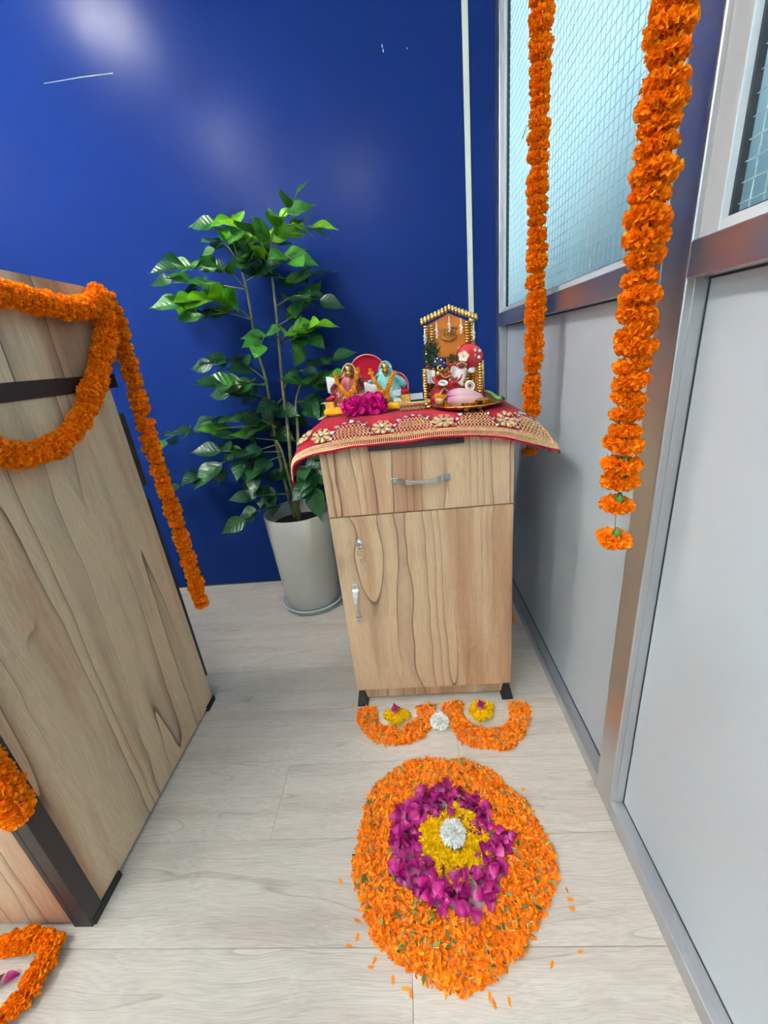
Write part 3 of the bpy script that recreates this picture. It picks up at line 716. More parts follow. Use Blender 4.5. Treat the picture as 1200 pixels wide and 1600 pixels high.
for nm, (x, y, z) in (('left', (-.099, .903, .020)), ('right', (.150, .906, .016))):
    for k, a in enumerate((1.2, 4.0)):
        tag(inst('rose_petal', RP[k + 1], None, (x - .01 * math.cos(a), y - .01 * math.sin(a), z), Quaternion((0, 0, 1), a) @ Quaternion((0, 1, 0), -.5), .95), 'purple rose petal on the yellow flowers of the %s orange arc' % nm, 'petal', 'rose petals on the %s arc' % nm)
# strays on the floor
r9 = random.Random(77)
for (x, y) in [(-.211, .498), (-.167, .434), (-.133, .379), (-.14, .371), (-.077, .346), (-.07, .342), (-.167, .409), (.235, .478), (.233, .449), (.238, .462), (.227, .39), (.172, .373), (.205, .673), (.060, .335), (.066, .330), (.202, .62), (-.235, .945), (-.18, .40), (.09, .33), (-.10, .358)]:
    mb = MB(); loose_petal(mb, r9, (x, y, .0035), .012, .006, 0, .15)
    tag(mb.build('marigold_petal', [M['ring_orange']], None, (x, y, 0)), 'single orange marigold petal strayed on the bare floor', 'petal', 'stray marigold petals')

# ================================================================== POTTED PLANT
STEMS = [
    [(-0.494, 1.58, 0.437), (-0.459, 1.58, 0.742), (-0.449, 1.58, 0.904), (-0.436, 1.58, 1.033), (-0.421, 1.58, 1.187), (-0.415, 1.58, 1.28), (-0.413, 1.58, 1.337)],
    [(-0.52, 1.62, 0.424), (-0.527, 1.62, 0.741), (-0.519, 1.62, 0.948), (-0.531, 1.62, 1.065), (-0.526, 1.62, 1.159), (-0.524, 1.62, 1.257), (-0.529, 1.62, 1.338)],
    [(-0.47, 1.56, 0.443), (-0.417, 1.56, 0.742), (-0.402, 1.56, 0.863), (-0.364, 1.56, 0.936)],
    [(-0.475, 1.55, 0.447), (-0.487, 1.55, 0.666), (-0.501, 1.55, 0.727)],
]
BRANCHES = [
    ([(-0.413, 1.58, 1.337), (-0.368, 1.539, 1.403), (-0.292, 1.497, 1.452)], 9, 0.052, 2),
    ([(-0.413, 1.58, 1.337), (-0.333, 1.575, 1.414), (-0.262, 1.571, 1.404)], 8, 0.052, 2),
    ([(-0.413, 1.58, 1.337), (-0.434, 1.554, 1.39), (-0.464, 1.529, 1.405)], 7, 0.05, 2),
    ([(-0.516, 1.58, 1.329), (-0.522, 1.582, 1.399), (-0.49, 1.583, 1.445), (-0.563, 1.585, 1.45)], 7, 0.055, 2),
    ([(-0.516, 1.58, 1.329), (-0.555, 1.585, 1.391), (-0.59, 1.59, 1.384)], 6, 0.05, 1),
    ([(-0.411, 1.58, 1.324), (-0.35, 1.518, 1.325), (-0.311, 1.456, 1.297)], 6, 0.055, 1),
    ([(-0.511, 1.58, 1.251), (-0.543, 1.534, 1.299), (-0.592, 1.489, 1.316), (-0.664, 1.443, 1.31)], 10, 0.055, 1),
    ([(-0.511, 1.58, 1.251), (-0.614, 1.6, 1.277), (-0.712, 1.621, 1.297), (-0.792, 1.641, 1.309)], 9, 0.06, 1),
    ([(-0.513, 1.58, 1.155), (-0.552, 1.554, 1.199), (-0.61, 1.528, 1.229), (-0.698, 1.502, 1.222)], 11, 0.068, 2),
    ([(-0.513, 1.58, 1.155), (-0.587, 1.552, 1.182), (-0.645, 1.524, 1.179), (-0.666, 1.496, 1.192)], 8, 0.06, 1),
    ([(-0.415, 1.58, 1.28), (-0.359, 1.629, 1.274), (-0.289, 1.679, 1.284)], 8, 0.06, 1),
    ([(-0.421, 1.58, 1.187), (-0.34, 1.566, 1.211), (-0.265, 1.553, 1.188)], 7, 0.055, 0),
    ([(-0.425, 1.58, 1.125), (-0.368, 1.61, 1.156), (-0.328, 1.641, 1.197)], 6, 0.055, 1),
    ([(-0.427, 1.58, 1.075), (-0.375, 1.567, 1.105), (-0.294, 1.554, 1.107)], 7, 0.065, 2),
    ([(-0.43, 1.58, 1.061), (-0.384, 1.584, 1.078), (-0.32, 1.589, 1.086), (-0.343, 1.593, 1.052)], 6, 0.06, 1),
    ([(-0.428, 1.58, 1.09), (-0.458, 1.528, 1.098), (-0.463, 1.476, 1.07)], 5, 0.055, 1),
    ([(-0.499, 1.58, 1.302), (-0.488, 1.586, 1.327), (-0.476, 1.592, 1.359)], 8, 0.058, 1),
    ([(-0.442, 1.58, 1.321), (-0.463, 1.614, 1.349), (-0.488, 1.648, 1.391)], 8, 0.055, 1),
    ([(-0.505, 1.58, 1.276), (-0.47, 1.573, 1.285), (-0.443, 1.566, 1.293)], 7, 0.055, 0),
    ([(-0.412, 1.58, 1.292), (-0.439, 1.599, 1.363), (-0.395, 1.618, 1.387)], 8, 0.052, 2),
    ([(-0.506, 1.58, 0.949), (-0.563, 1.587, 1.0), (-0.635, 1.594, 1.023), (-0.697, 1.601, 1.021)], 8, 0.065, 0),
    ([(-0.509, 1.58, 0.934), (-0.559, 1.518, 0.943), (-0.612, 1.455, 0.953)], 8, 0.075, 1),
    ([(-0.489, 1.58, 0.869), (-0.581, 1.601, 0.908), (-0.656, 1.622, 0.913)], 6, 0.07, 0),
    ([(-0.449, 1.58, 0.904), (-0.405, 1.581, 0.962), (-0.338, 1.581, 0.97), (-0.254, 1.582, 0.992)], 8, 0.06, 0),
    ([(-0.369, 1.58, 0.935), (-0.331, 1.542, 0.919), (-0.275, 1.505, 0.931)], 8, 0.07, 1),
    ([(-0.407, 1.58, 0.861), (-0.374, 1.578, 0.858), (-0.311, 1.576, 0.828)], 7, 0.08, 0),
    ([(-0.453, 1.58, 0.881), (-0.499, 1.596, 0.844), (-0.474, 1.613, 0.822)], 6, 0.065, 0),
    ([(-0.5, 1.58, 0.772), (-0.578, 1.604, 0.809), (-0.673, 1.627, 0.814), (-0.776, 1.651, 0.803)], 9, 0.065, 0),
    ([(-0.575, 1.58, 0.787), (-0.78, 1.59, 0.788), (-0.903, 1.601, 0.781), (-1.008, 1.611, 0.753)], 8, 0.058, 1),
    ([(-0.51, 1.58, 0.722), (-0.669, 1.621, 0.746), (-0.733, 1.661, 0.771)], 7, 0.06, 1),
    ([(-0.514, 1.58, 0.705), (-0.614, 1.557, 0.693), (-0.715, 1.535, 0.708)], 7, 0.065, 0),
    ([(-0.502, 1.58, 0.678), (-0.605, 1.597, 0.674), (-0.784, 1.615, 0.641), (-0.975, 1.632, 0.559)], 9, 0.085, 0),
    ([(-0.497, 1.58, 0.66), (-0.585, 1.563, 0.637), (-0.614, 1.547, 0.599)], 6, 0.07, 0),
    ([(-0.493, 1.58, 0.633), (-0.486, 1.622, 0.584), (-0.539, 1.665, 0.558)], 6, 0.06, 0),
    ([(-0.444, 1.58, 0.61), (-0.394, 1.548, 0.606), (-0.38, 1.516, 0.543)], 7, 0.075, 0),
    ([(-0.492, 1.58, 0.495), (-0.545, 1.526, 0.518), (-0.612, 1.473, 0.534)], 7, 0.06, 0),
    ([(-0.499, 1.58, 0.457), (-0.595, 1.536, 0.463), (-0.666, 1.492, 0.44)], 6, 0.06, 0),
    ([(-0.514, 1.58, 0.79), (-0.558, 1.626, 0.769), (-0.517, 1.672, 0.73)], 6, 0.075, 0),
    ([(-0.427, 1.58, 0.653), (-0.361, 1.59, 0.644), (-0.346, 1.6, 0.522)], 6, 0.065, 0),
]
PX, PY = -.474, 1.562
plant = thing('potted_plant', (PX, PY, 0), 'tall leafy green plant in a pale grey planter between desk and cabinet', 'plant')
pot = MB().lathe([(0, .012), (.112, .012), (.118, .02), (.126, .14), (.134, .30), (.140, .43), (.137, .433), (.133, .428), (.126, .37), (0, .37)], 56, (PX, PY, 0)).build('pot', M['pot'], plant)
MB().lathe([(.130, .372), (.09, .380), (.04, .386), (0, .388)], 32, (PX, PY, 0), fn=lambda a, z: 1 + .0 * a).build('soil', M['soil'], pot)
MB().lathe([(0, .003), (.118, .003), (.122, 0), (.130, .004), (.138, .022), (.141, .025), (.138, .0275), (.133, .022), (.125, .011), (0, .009)], 56, (PX, PY, 0)).build('saucer', M['saucer'], plant)
def leaf_mesh(seed):
    r = random.Random(seed); droop = r.uniform(.15, .5); fold = r.uniform(.12, .35)
    prof = [(0, .0), (.07, .13), (.16, .23), (.28, .295), (.40, .305), (.52, .275), (.64, .215), (.75, .14), (.85, .07), (.93, .025), (1.0, .003)]
    vs = []; 
    for u, wd in prof:
        z = -droop * u * u * .6 + .12 * u
        for s in (-1, -.5, 0, .5, 1): vs.append((u, s * wd, z + abs(s) * wd * fold - .02 * abs(s) * math.sin(u * 11)))
    n = len(prof)
    return MB().add(vs, [(i * 5 + j, i * 5 + j + 1, i * 5 + j + 6, i * 5 + j + 5) for i in range(n - 1) for j in range(4)], 0, True)
LV = [[leaf_mesh(k * 3 + b).mesh('leaf', M['leaf%d' % b]) for k in range(3)] for b in range(3)]
STM = []
for s in STEMS:
    p = catmull(s, 6); n = len(p)
    STM.append(MB().tube([Vector((PX + (s[0][0] - PX) * .5, PY + (s[0][1] - PY) * .5, .375))] + p, [.0075] + [.0075 - .0045 * i / (n - 1) for i in range(n)], 8).build('stem', M['stem'], plant))
rl = random.Random(5)
for pts, n, sz, b in BRANCHES:
    p = catmull(pts, 8)
    brn = MB().tube(p, [.0026 - .0016 * i / (len(p) - 1) for i in range(len(p))], 6).build('branch', M['stem'], plant)
    for k in range(n):
        f = .25 + .75 * k / (n - 1) if n > 1 else 1
        i = min(len(p) - 2, int(f * (len(p) - 1))); q0 = p[i]; d = (p[i + 1] - p[i]).normalized()
        side = d.cross(Vector((0, 0, 1))).normalized() * (1 if k % 2 else -1)
        if k == n - 1: q0 = p[-1]; dr = d
        else: dr = (side * rl.uniform(.6, 1.1) + d * rl.uniform(.3, .9) + Vector((rl.uniform(-.3, .3), rl.uniform(-.4, .1), rl.uniform(-.35, .3)))).normalized()
        up_ = (Vector((0, -.95, .75)) + Vector((rl.uniform(-.6, .6), rl.uniform(-.4, .5), rl.uniform(-.2, .3)))).normalized()
        yv = up_.cross(dr).normalized(); zv = dr.cross(yv)
        mt = Matrix((dr, yv, zv)).transposed().to_quaternion()
        s = sz * rl.uniform(.85, 1.25) * 1.5
        pos = q0 + dr * .006
        # keep clear of the wall and the cabinet
        tipy = (pos + dr * s).y
        if tipy > 1.735: pos.y -= tipy - 1.735
        bb = b if rl.random() < .75 else max(0, b - 1)
        inst('leaf', rl.choice(LV[bb]), brn, pos, mt, s)

# ================================================================== RED CLOTH
ZT = .846
CG = [  # rows back to front; columns left flap edge ... right edge
 [(-.236, 1.40, .800), (-.232, 1.40, .836), (-.205, 1.40, ZT), (-.08, 1.40, ZT), (.05, 1.40, ZT), (.17, 1.40, ZT), (.247, 1.40, ZT), (.278, 1.40, .838)],
 [(-.240, 1.20, .800), (-.236, 1.20, .834), (-.205, 1.20, ZT), (-.08, 1.20, ZT), (.05, 1.20, ZT), (.17, 1.20, ZT), (.247, 1.20, ZT), (.284, 1.20, .836)],
 [(-.268, 1.03, .766), (-.262, 1.03, .812), (-.215, 1.03, .843), (-.08, 1.03, .848), (.05, 1.03, .848), (.17, 1.03, .847), (.247, 1.03, .843), (.312, 1.04, .812)],
 [(-.282, .957, .742), (-.270, .955, .795), (-.202, .957, .823), (-.08, .958, .829), (.05, .958, .831), (.165, .958, .828), (.255, .960, .812), (.336, .968, .776)],
 [(-.281, .932, .733), (-.266, .930, .778), (-.185, .928, .7985), (-.08, .928, .803), (.05, .928, .806), (.165, .928, .802), (.262, .930, .777), (.346, .934, .747)]]
def cr(a, b, c, d, t): return .5 * ((2 * b) + (c - a) * t + (2 * a - 5 * b + 4 * c - d) * t * t + (3 * b - a - 3 * c + d) * t ** 3)
def crow(row, s):
    n = len(row) - 1; x = min(max(s, 0), 1) * n; i = min(int(x), n - 1); t = x - i
    g = lambda k: Vector(row[k]) if 0 <= k <= n else (Vector(row[0]) * 2 - Vector(row[1]) if k < 0 else Vector(row[n]) * 2 - Vector(row[n - 1]))
    return cr(g(i - 1), g(i), g(i + 1), g(i + 2), t)
def cloth_p(s, t):
    p = crow([crow(r_, s) for r_ in CG], t)
    p.z += .0022 * math.sin(s * 31 + 2 * t) * max(0, t - .45) + .0012 * math.sin(s * 57) * max(0, t - .6)
    return p
def cloth_n(s, t):
    e = .004; a = cloth_p(min(1, s + e), t) - cloth_p(max(0, s - e), t); b = cloth_p(s, min(1, t + e)) - cloth_p(s, max(0, t - e))
    n = b.cross(a).normalized(); return n if n.z > -.2 else -n, a.normalized(), (-b).normalized()
def s_at_x(x, t=.72):
    lo, hi = 0.0, 1.0
    for _ in range(40):
        m_ = (lo + hi) / 2
        if cloth_p(m_, t).x < x: lo = m_
        else: hi = m_
    return (lo + hi) / 2
cloth = thing('red_cloth', (.017, 1.18, ZT), 'crimson velvet cloth with gold embroidered border covering the cabinet top', 'cloth')
MB().grid(lambda u, v: cloth_p(u, v), 90, 60).build('velvet_sheet', M['velvet'], cloth, solid=.0016)
# gold lace along the front and down the right edge
lace = MB()
NS = 190
def strip(t0, t1, h, n=NS, s0=.0, s1=1.0): lace.grid(lambda u, v: cloth_p(s0 + (s1 - s0) * u, t0 + (t1 - t0) * v) + cloth_n(s0 + (s1 - s0) * u, t0 + (t1 - t0) * v)[0] * h, n, 3)
for k in range(NS):
    s = (k + .5) / NS
    a, b = cloth_p(s, .905), cloth_p(s, .965); n = cloth_n(s, .93)[0]
    lace.tube([a + n * .002, b + n * .0022], .0011, 4, smooth=False)
    for tt, rd_ in ((.856, .0018), (.872, .0021), (.890, .0018)):
        lace.ball(cloth_p(min(1, s + (.0026 if tt == .872 else 0)), tt) + n * .0022, (rd_ * .85, rd_, rd_), 6, 4)
    lace.tube([cloth_p(s, .850) + n * .0016, cloth_p(min(1, s + .0052), .900) + n * .0016], .0007, 4, smooth=False)
lace.tube([cloth_p(k / 120, .968) + cloth_n(k / 120, .96)[0] * .002 for k in range(121)], .0011, 5)
lace.tube([cloth_p(k / 120, .838) + cloth_n(k / 120, .84)[0] * .002 for k in range(121)], .0012, 5)
for e in (.988,):
    lace.tube([cloth_p(e, .56 + .4 * k / 30) + cloth_n(e, .56 + .4 * k / 30)[0] * .002 for k in range(31)], .0018, 5)
lo = lace.build('gold_lace', M['goldthread'], cloth); lo['kind'] = 'stuff'
frg = MB(); rf = random.Random(2)
for k in range(150):
    s = rf.random(); p = cloth_p(s, 1.0); frg.tube([p, p + Vector((rf.uniform(-.003, .003), -.001, -rf.uniform(.003, .008)))], .0005, 4)
for k in range(12):
    p = cloth_p(0, rf.uniform(.9, 1)); frg.tube([p, p + Vector((rf.uniform(-.003, .004), 0, -rf.uniform(.006, .014)))], .0006, 4)
fo = frg.build('frayed_threads', M['velvet'], cloth); fo['kind'] = 'stuff'
def frame_at(x, t):
    s = s_at_x(x, t); n, a, b = cloth_n(s, t); p = cloth_p(s, t); b = n.cross(a).normalized()
    if b.z < 0: b = -b
    return p, n, a, b
SEQ = MB().add([(0, 0, .0022), (.0050, 0, 0), (.0018, .0030, 0), (-.0018, .0030, 0), (-.0050, 0, 0), (-.0018, -.0030, 0), (.0018, -.0030, 0), (.002, 0, .0024), (-.002, 0, .0024)],
    [(7, 1, 2), (7, 2, 3, 8), (8, 3, 4), (8, 4, 5), (8, 5, 6, 7), (7, 6, 1)]).mesh('mirror_sequin', M['mirror'])
def put(me, nm, p, n, a, ang, sc):
    a2 = a * math.cos(ang) + n.cross(a) * math.sin(ang); b2 = n.cross(a2)
    return inst(nm, me, cloth, p, Matrix((a2, b2, n)).transposed().to_quaternion(), sc)
def embroidered_flower(x, t, pointed=False):
    p, n, a, b = frame_at(x, t); mb = MB(); k0 = 8
    for k in range(k0):
        th = 2 * PI * k / k0 + .2; c = p + n * .0025 + (a * math.cos(th) + b * math.sin(th) * 1.1) * .0155
        if pointed and math.sin(th) > .6: c += b * .007
        rot = Matrix((a, b, n)).transposed()
        rd = a * math.cos(th) + b * math.sin(th); mb.ball(c, (.0088, .0052, .0036), 8, 5, 0, Matrix((rd, n.cross(rd), n)).transposed())
        for j in range(5):
            t2 = th + (j - 2) * .13
            mb.ball(p + n * .004 + (a * math.cos(t2) + b * math.sin(t2) * 1.1) * (.0245 - .0016 * abs(j - 2)), .0017, 5, 4, 0)
    mb.torus(p + n * .003, .0068, .0014, n, 14, 5)
    o = mb.build('embroidered_flower', M['goldthread'], cloth)
    put(SEQ, 'mirror_sequin', p + n * .0065, n, a, .3, 1.3)
def beaded_fan(x, t, wd, ht, clip=9):
    p, n, a, b = frame_at(x, t); mb = MB(); s0 = s_at_x(x, t)
    def at(u, v, h):                # u across, v up in metres, following the cloth
        sx = s_at_x(x + u, t - v * 3.0); tt = t - v * 6.2
        q = cloth_p(sx, tt); nn = cloth_n(sx, tt); return q + nn[0] * h, nn
    rows = 6
    for i in range(rows):
        v = ht * i / rows * .95; half = wd * math.sqrt(max(0.02, 1 - (v / ht) ** 1.7)) ; m_ = max(2, int(half * 2 / .0088))
        for j in range(m_ + 1):
            u = -half + 2 * half * (j + (.5 if i % 2 else 0)) / (m_ + 1) + half / (m_ + 1)
            if x + u > clip: continue
            q, nn = at(u, v, .0028); mb.ball(q, .0024, 6, 4)
            for du in (-.0044, .0044):
                q2, _ = at(u + du, min(ht, v + ht / rows), .0015); mb.tube([q, q2], .0009, 4, smooth=False)
    mb.build('beaded_fan', M['goldthread'], cloth)
    for j in range(9):
        th = PI * (j + .5) / 9; u = math.cos(th) * wd * 1.06; v = ht * 1.06 * math.sin(th)
        if x + u > clip: continue
        q, nn = at(u, v, .0032)
        put(SEQ, 'mirror_sequin', q, nn[0], nn[1], th + 1.2, rf.uniform(1.2, 1.6))
        if j % 2 == 0:
            q2, nn = at(u * 1.10, v * 1.12, .002); lm = MB().torus(q2, .0038, .0008, nn[0], 12, 4); lm.build('thread_loop', M['goldthread'], cloth)
for x in (-.203, -.057, .087, .232): embroidered_flower(x, .70, x > .2)
for x, wd in ((-.130, .046), (.017, .048), (.160, .046), (.296, .040)): beaded_fan(x, .835, wd, .046, .335)
for x in (-.247,): embroidered_flower(x, .60)
embroidered_flower(-.226, .26)

# ================================================================== ALTAR THINGS ON THE CLOTH
ZS = ZT + .0028
# ---- sofa for the two dressed figures
sofa = thing('deity_sofa', (-.103, 1.22, ZS), 'small red velvet sofa with scalloped back and yellow cushion, two dressed figures on it', 'miniature sofa')
def scallop(x):   # back outline half-width measured from the middle
    pts = []
    def arc(cx, cz, r, a0, a1, n): 
        for k in range(n + 1): a = a0 + (a1 - a0) * k / n; pts.append((cx + r * math.cos(a), cz + r * math.sin(a)))
    arc(.078, .905, .038, -.25, 1.75, 9); arc(0, .945, .054, .42, PI - .42, 14); arc(-.078, .905, .038, PI - 1.75, PI + .25, 9)
    return [(px + x, pz) for px, pz in pts]
sc_ = scallop(-.100)
bk_ = MB().prism([(.012, ZS + .004)] + sc_ + [(-.212, ZS + .004)], 1.262, 1.276).build('backrest', M['velvet'], sofa, bevel=.002)
MB().tube([(x, 1.261, z) for x, z in [(.012, ZS + .006)] + sc_ + [(-.212, ZS + .006)]], .0022, 6).build('piping', M['pinkpipe'], bk_)
MB().box(-.222, .016, 1.154, 1.262, ZS, ZS + .008).build('base', M['goldbrocade'], sofa, bevel=.002)
def pad(x0, x1, y0, y1, z0, z1): return MB().grid(lambda u, v: (x0 + (x1 - x0) * u, y0 + (y1 - y0) * v, z0 + (z1 - z0) * (math.sin(PI * min(max(u, .03), .97)) * math.sin(PI * min(max(v, .03), .97))) ** .18), 16, 10)
MB().box(-.224, .018, 1.148, 1.26, ZS + .004, ZS + .019).build('cushion', M['yellowpad'], sofa, bevel=.004)
for x0, x1 in ((-.224, -.198), (-.008, .018)):
    MB().box(x0, x1, 1.182, 1.262, ZS + .010, ZS + .036).build('armrest', M['goldbrocade'], sofa, bevel=.003)
    MB().box(x0 + .002, x1 - .002, 1.19, 1.262, ZS + .036, ZS + .046).build('armrest_pad', M['velvet'], sofa, bevel=.003)

def dressed_figure(cx, cy, zb, h, wd, cloth_mt, trim_mt, label, ridge, seed, turn):
    r = random.Random(seed)
    f = thing('dressed_figurine', (cx, cy, zb), label, 'figurine')
    sk = lambda a, z: 1 + .10 * math.sin(a * 11 + seed) * (1 - z / h)
    skt = MB().lathe([(wd * .50, 0), (wd * .52, h * .05), (wd * .44, h * .22), (wd * .33, h * .42), (wd * .26, h * .56), (wd * .24, h * .64), (wd * .13, h * .72), (0, h * .74)], 44, (cx, cy, zb), sy=.52, fn=sk).build('skirt', M[cloth_mt], f)
    hem = MB()
    for k in range(44):
        a = 2 * PI * k / 44; kk = sk(a, h * .05) * 1.0
        hem.ball((cx + wd * .515 * kk * math.cos(a), cy + wd * .515 * .52 * kk * math.sin(a), zb + h * .055), (.0032, .0026, .004), 6, 4)
        if k % 2 == 0: hem.ball((cx + wd * .40 * math.cos(a), cy - abs(wd * .40 * .54 * math.sin(a)), zb + h * .30 + .004 * math.sin(k)), (.0022, .0018, .0035), 5, 4)
    hem.build('hem_trim', M[trim_mt], skt)
    MB().add([(cx - wd * .22, cy - wd * .245, zb + h * .24), (cx + wd * .40, cy - wd * .20, zb + h * .30), (cx + wd * .38, cy - wd * .235, zb + h * .14), (cx - wd * .20, cy - wd * .275, zb + h * .10)], [(0, 1, 2, 3)]).build('brocade_panel', M[ridge], skt, solid=.002)
    # head with crown, face towards the room
    hz = zb + h * .80; hc = Vector((cx, cy - .010, hz))
    hd = MB().ball(hc, (h * .085, h * .085, h * .105), 14, 10)
    hd.ball(hc + Vector((0, -h * .085, -h * .005)), (h * .016, h * .022, h * .026), 6, 5)          # nose
    hd.ball(hc + Vector((0, -h * .074, -h * .052)), (h * .028, h * .012, h * .009), 6, 4)          # mouth
    for s in (-1, 1):
        hd.ball(hc + Vector((s * h * .034, -h * .074, h * .018)), (h * .017, h * .010, h * .010), 6, 4)
        hd.ball(hc + Vector((s * h * .088, 0, -h * .005)), (h * .016, h * .02, h * .035), 6, 4)
    hd.tube([hc + Vector((0, 0, -h * .08)), hc + Vector((0, .004, -h * .17))], h * .045, 8)
    head = hd.build('head', M['idolbrass'], f)
    cr_ = MB().lathe([(h * .10, 0), (h * .115, h * .02), (h * .085, h * .05), (h * .095, h * .07), (h * .05, h * .12), (0, h * .155)], 16, (cx, cy - .008, hz + h * .07))
    cr_.build('crown', M['brass'], head)
    # veil framing the head like a hood
    def veil(u, v):
        a = PI * (1.18 - 1.36 * u) ; rx = h * (.17 + .20 * v * v) ; top = hz + h * .02
        x = cx + math.cos(a) * rx * (1 + .5 * v); z = top + math.sin(a) * h * .22 * (1 - v * .15) - v * h * .42 * (1 - max(0, math.sin(a)) * .3)
        return (x, cy + .012 - .012 * v + .003 * math.sin(u * 20), max(z, zb + h * .28))
    vl_ = MB().grid(veil, 22, 8).build('veil', M[cloth_mt], f, solid=.0012)
    MB().tube([Vector(veil(k / 22, 0)) + Vector((0, -.002, 0)) for k in range(23)], .0022, 6).build('veil_edge', M[trim_mt], vl_)
    return f
dressed_figure(-.150, 1.220, ZS + .019, .108, .105, 'maroon', 'goldthread', 'small brass figurine in maroon and gold dress on the red sofa', 'goldbrocade', 1, 0)
dressed_figure(-.046, 1.222, ZS + .019, .104, .098, 'turq', 'silver', 'small brass figurine in turquoise and silver dress on the red sofa', 'silver', 2, 0)
SM = [pompom(60 + k, 46, .0066, .0048, .004, .0034).mesh('small_marigold', [M['mari_yel'], M['mari_yel']]) for k in range(2)]
def neck_garland(pts, label):
    p = resample(catmull(pts, 10), .0078); rt = thing('flower_necklace', tuple(p[len(p) // 2]), label, 'garland')
    for q_ in p: inst('small_marigold', R.choice(SM), rt, q_, Quaternion((R.uniform(-1, 1), R.uniform(-1, 1), R.uniform(-1, 1), 1)).normalized(), R.uniform(.9, 1.15))
    MB().tube(p, .0006, 4).build('thread', M['string'], rt)
neck_garland([(-.184, 1.198, .955), (-.181, 1.186, .935), (-.168, 1.172, .915), (-.151, 1.163, .899), (-.140, 1.170, .910), (-.132, 1.180, .928), (-.124, 1.190, .950), (-.120, 1.198, .966)], 'yellow flower necklace on the maroon dressed figurine')
neck_garland([(-.088, 1.200, .956), (-.079, 1.188, .934), (-.066, 1.176, .912), (-.054, 1.170, .896), (-.046, 1.166, .880), (-.044, 1.170, .899), (-.036, 1.178, .918), (-.026, 1.190, .938), (-.018, 1.200, .950)], 'yellow flower necklace on the turquoise dressed figurine')
for x, z in ((-.056, .879), (-.048, .876), (-.040, .879), (-.171, .893), (-.166, .885)):
    pass
# white cloth spread behind the maroon figure
def wing(u, v): return (-.222 + .150 * u, 1.250 - .012 * math.sin(u * PI), .905 + .046 * v - .030 * u * (1 - v * .2) - .012 * math.sin(u * PI) + .004 * math.sin(u * 9))
tag(MB().grid(wing, 20, 6).build('white_scarf', M['whitecloth'], None, (-.15, 1.25, .90), solid=.0015), 'white scarf spread behind the maroon dressed figurine', 'scarf')
def flap(u, v): return (-.106 + .036 * u, 1.176 + .012 * u - .004 * math.sin(v * 4), .928 - .010 * u - .030 * v + .002 * math.sin(u * 8))
tag(MB().grid(flap, 10, 8).build('white_napkin', M['whitecloth'], None, (-.09, 1.18, .90), solid=.0015), 'small white napkin tucked between the maroon and turquoise figurines', 'napkin')
def tq(u, v): return (-.240 + .050 * u, 1.235 - .03 * v, .880 - .012 * u + .002 * math.sin(u * 12))
tag(MB().grid(tq, 10, 4).build('turquoise_ribbon', M['turq'], None, (-.22, 1.22, .875), solid=.0015), 'pale turquoise ribbon end sticking out left of the maroon figurine', 'ribbon')
JM = pompom(70, 26, .0085, .006, .006, .005, z0=-.3).mesh('jasmine_bloom', [M['white_p'], M['white_p']])
tag(inst('jasmine_bloom', JM, None, (-.188, 1.160, .862), None, 1.0), 'tiny white bloom on the yellow cushion left of the magenta flowers', 'flower')
tag(inst('jasmine_bloom', JM, None, (-.018, 1.162, .871), None, 1.2), 'tiny white bloom at the foot of the turquoise figurine', 'flower')
# magenta blooms
MGT = [pompom(80 + k, 150, .036, .026, .022, .017, z0=-.55, ruff=.22, curl=.15).mesh('magenta_bloom', [M['magenta'], M['magenta']]) for k in range(2)]
tag(inst('magenta_bloom', MGT[0], None, (-.132, 1.112, ZS + .024), Quaternion((1, 0, 0), .5), .86), 'ruffled magenta bloom before the maroon figurine', 'flower')
tag(inst('magenta_bloom', MGT[1], None, (-.080, 1.118, ZS + .027), Quaternion((1, .3, 0), .6), .90), 'ruffled magenta bloom leaning towards the turquoise figurine', 'flower')
# trinket box
bx = thing('trinket_box', (.030, 1.135, ZS), 'flat maroon trinket box with gold rims lying left of the brass plate', 'box')
MB().box(-.012, .066, 1.112, 1.160, ZS, ZS + .015).build('box_body', M['maroon'], bx, bevel=.001)
MB().box(-.015, .069, 1.109, 1.163, ZS + .015, ZS + .021).build('lid', M['goldbrocade'], bx, bevel=.001)
MB().box(-.008, .062, 1.115, 1.157, ZS + .0212, ZS + .0225).build('lid_mirror', M['mirror'], bx)
ch = MB()
for k in range(16):
    x = -.012 + .078 * (k + .5) / 16; ch.torus((x, 1.1105, ZS + .0055 + .002 * (k % 2)), .0024, .0007, (0, 1, 0), 10, 4); ch.ball((x, 1.1105, ZS + .0125), .0012, 5, 4)
ch.build('gold_chain_trim', M['goldthread'], bx)
pb = MB().ball((.064, 1.105, ZS + .006), (.010, .006, .006), 10, 6); pb.ball((.058, 1.104, ZS + .013), (.006, .005, .005), 8, 5)
pb.build('clasp', M['brass'], bx)
MB_ = MB().add([(-.02, 1.30, ZS + .0005), (.06, 1.30, ZS + .0005), (.06, 1.345, ZS + .010), (-.02, 1.345, ZS + .010)], [(0, 1, 2, 3)])
MB_.box(-.02, .06, 1.345, 1.352, ZS, ZS + .020)
tag(MB_.build('folded_paper', M['whitecloth'], None, (.02, 1.32, ZS)), 'folded white paper on the cloth between the sofa and the gold throne', 'paper')

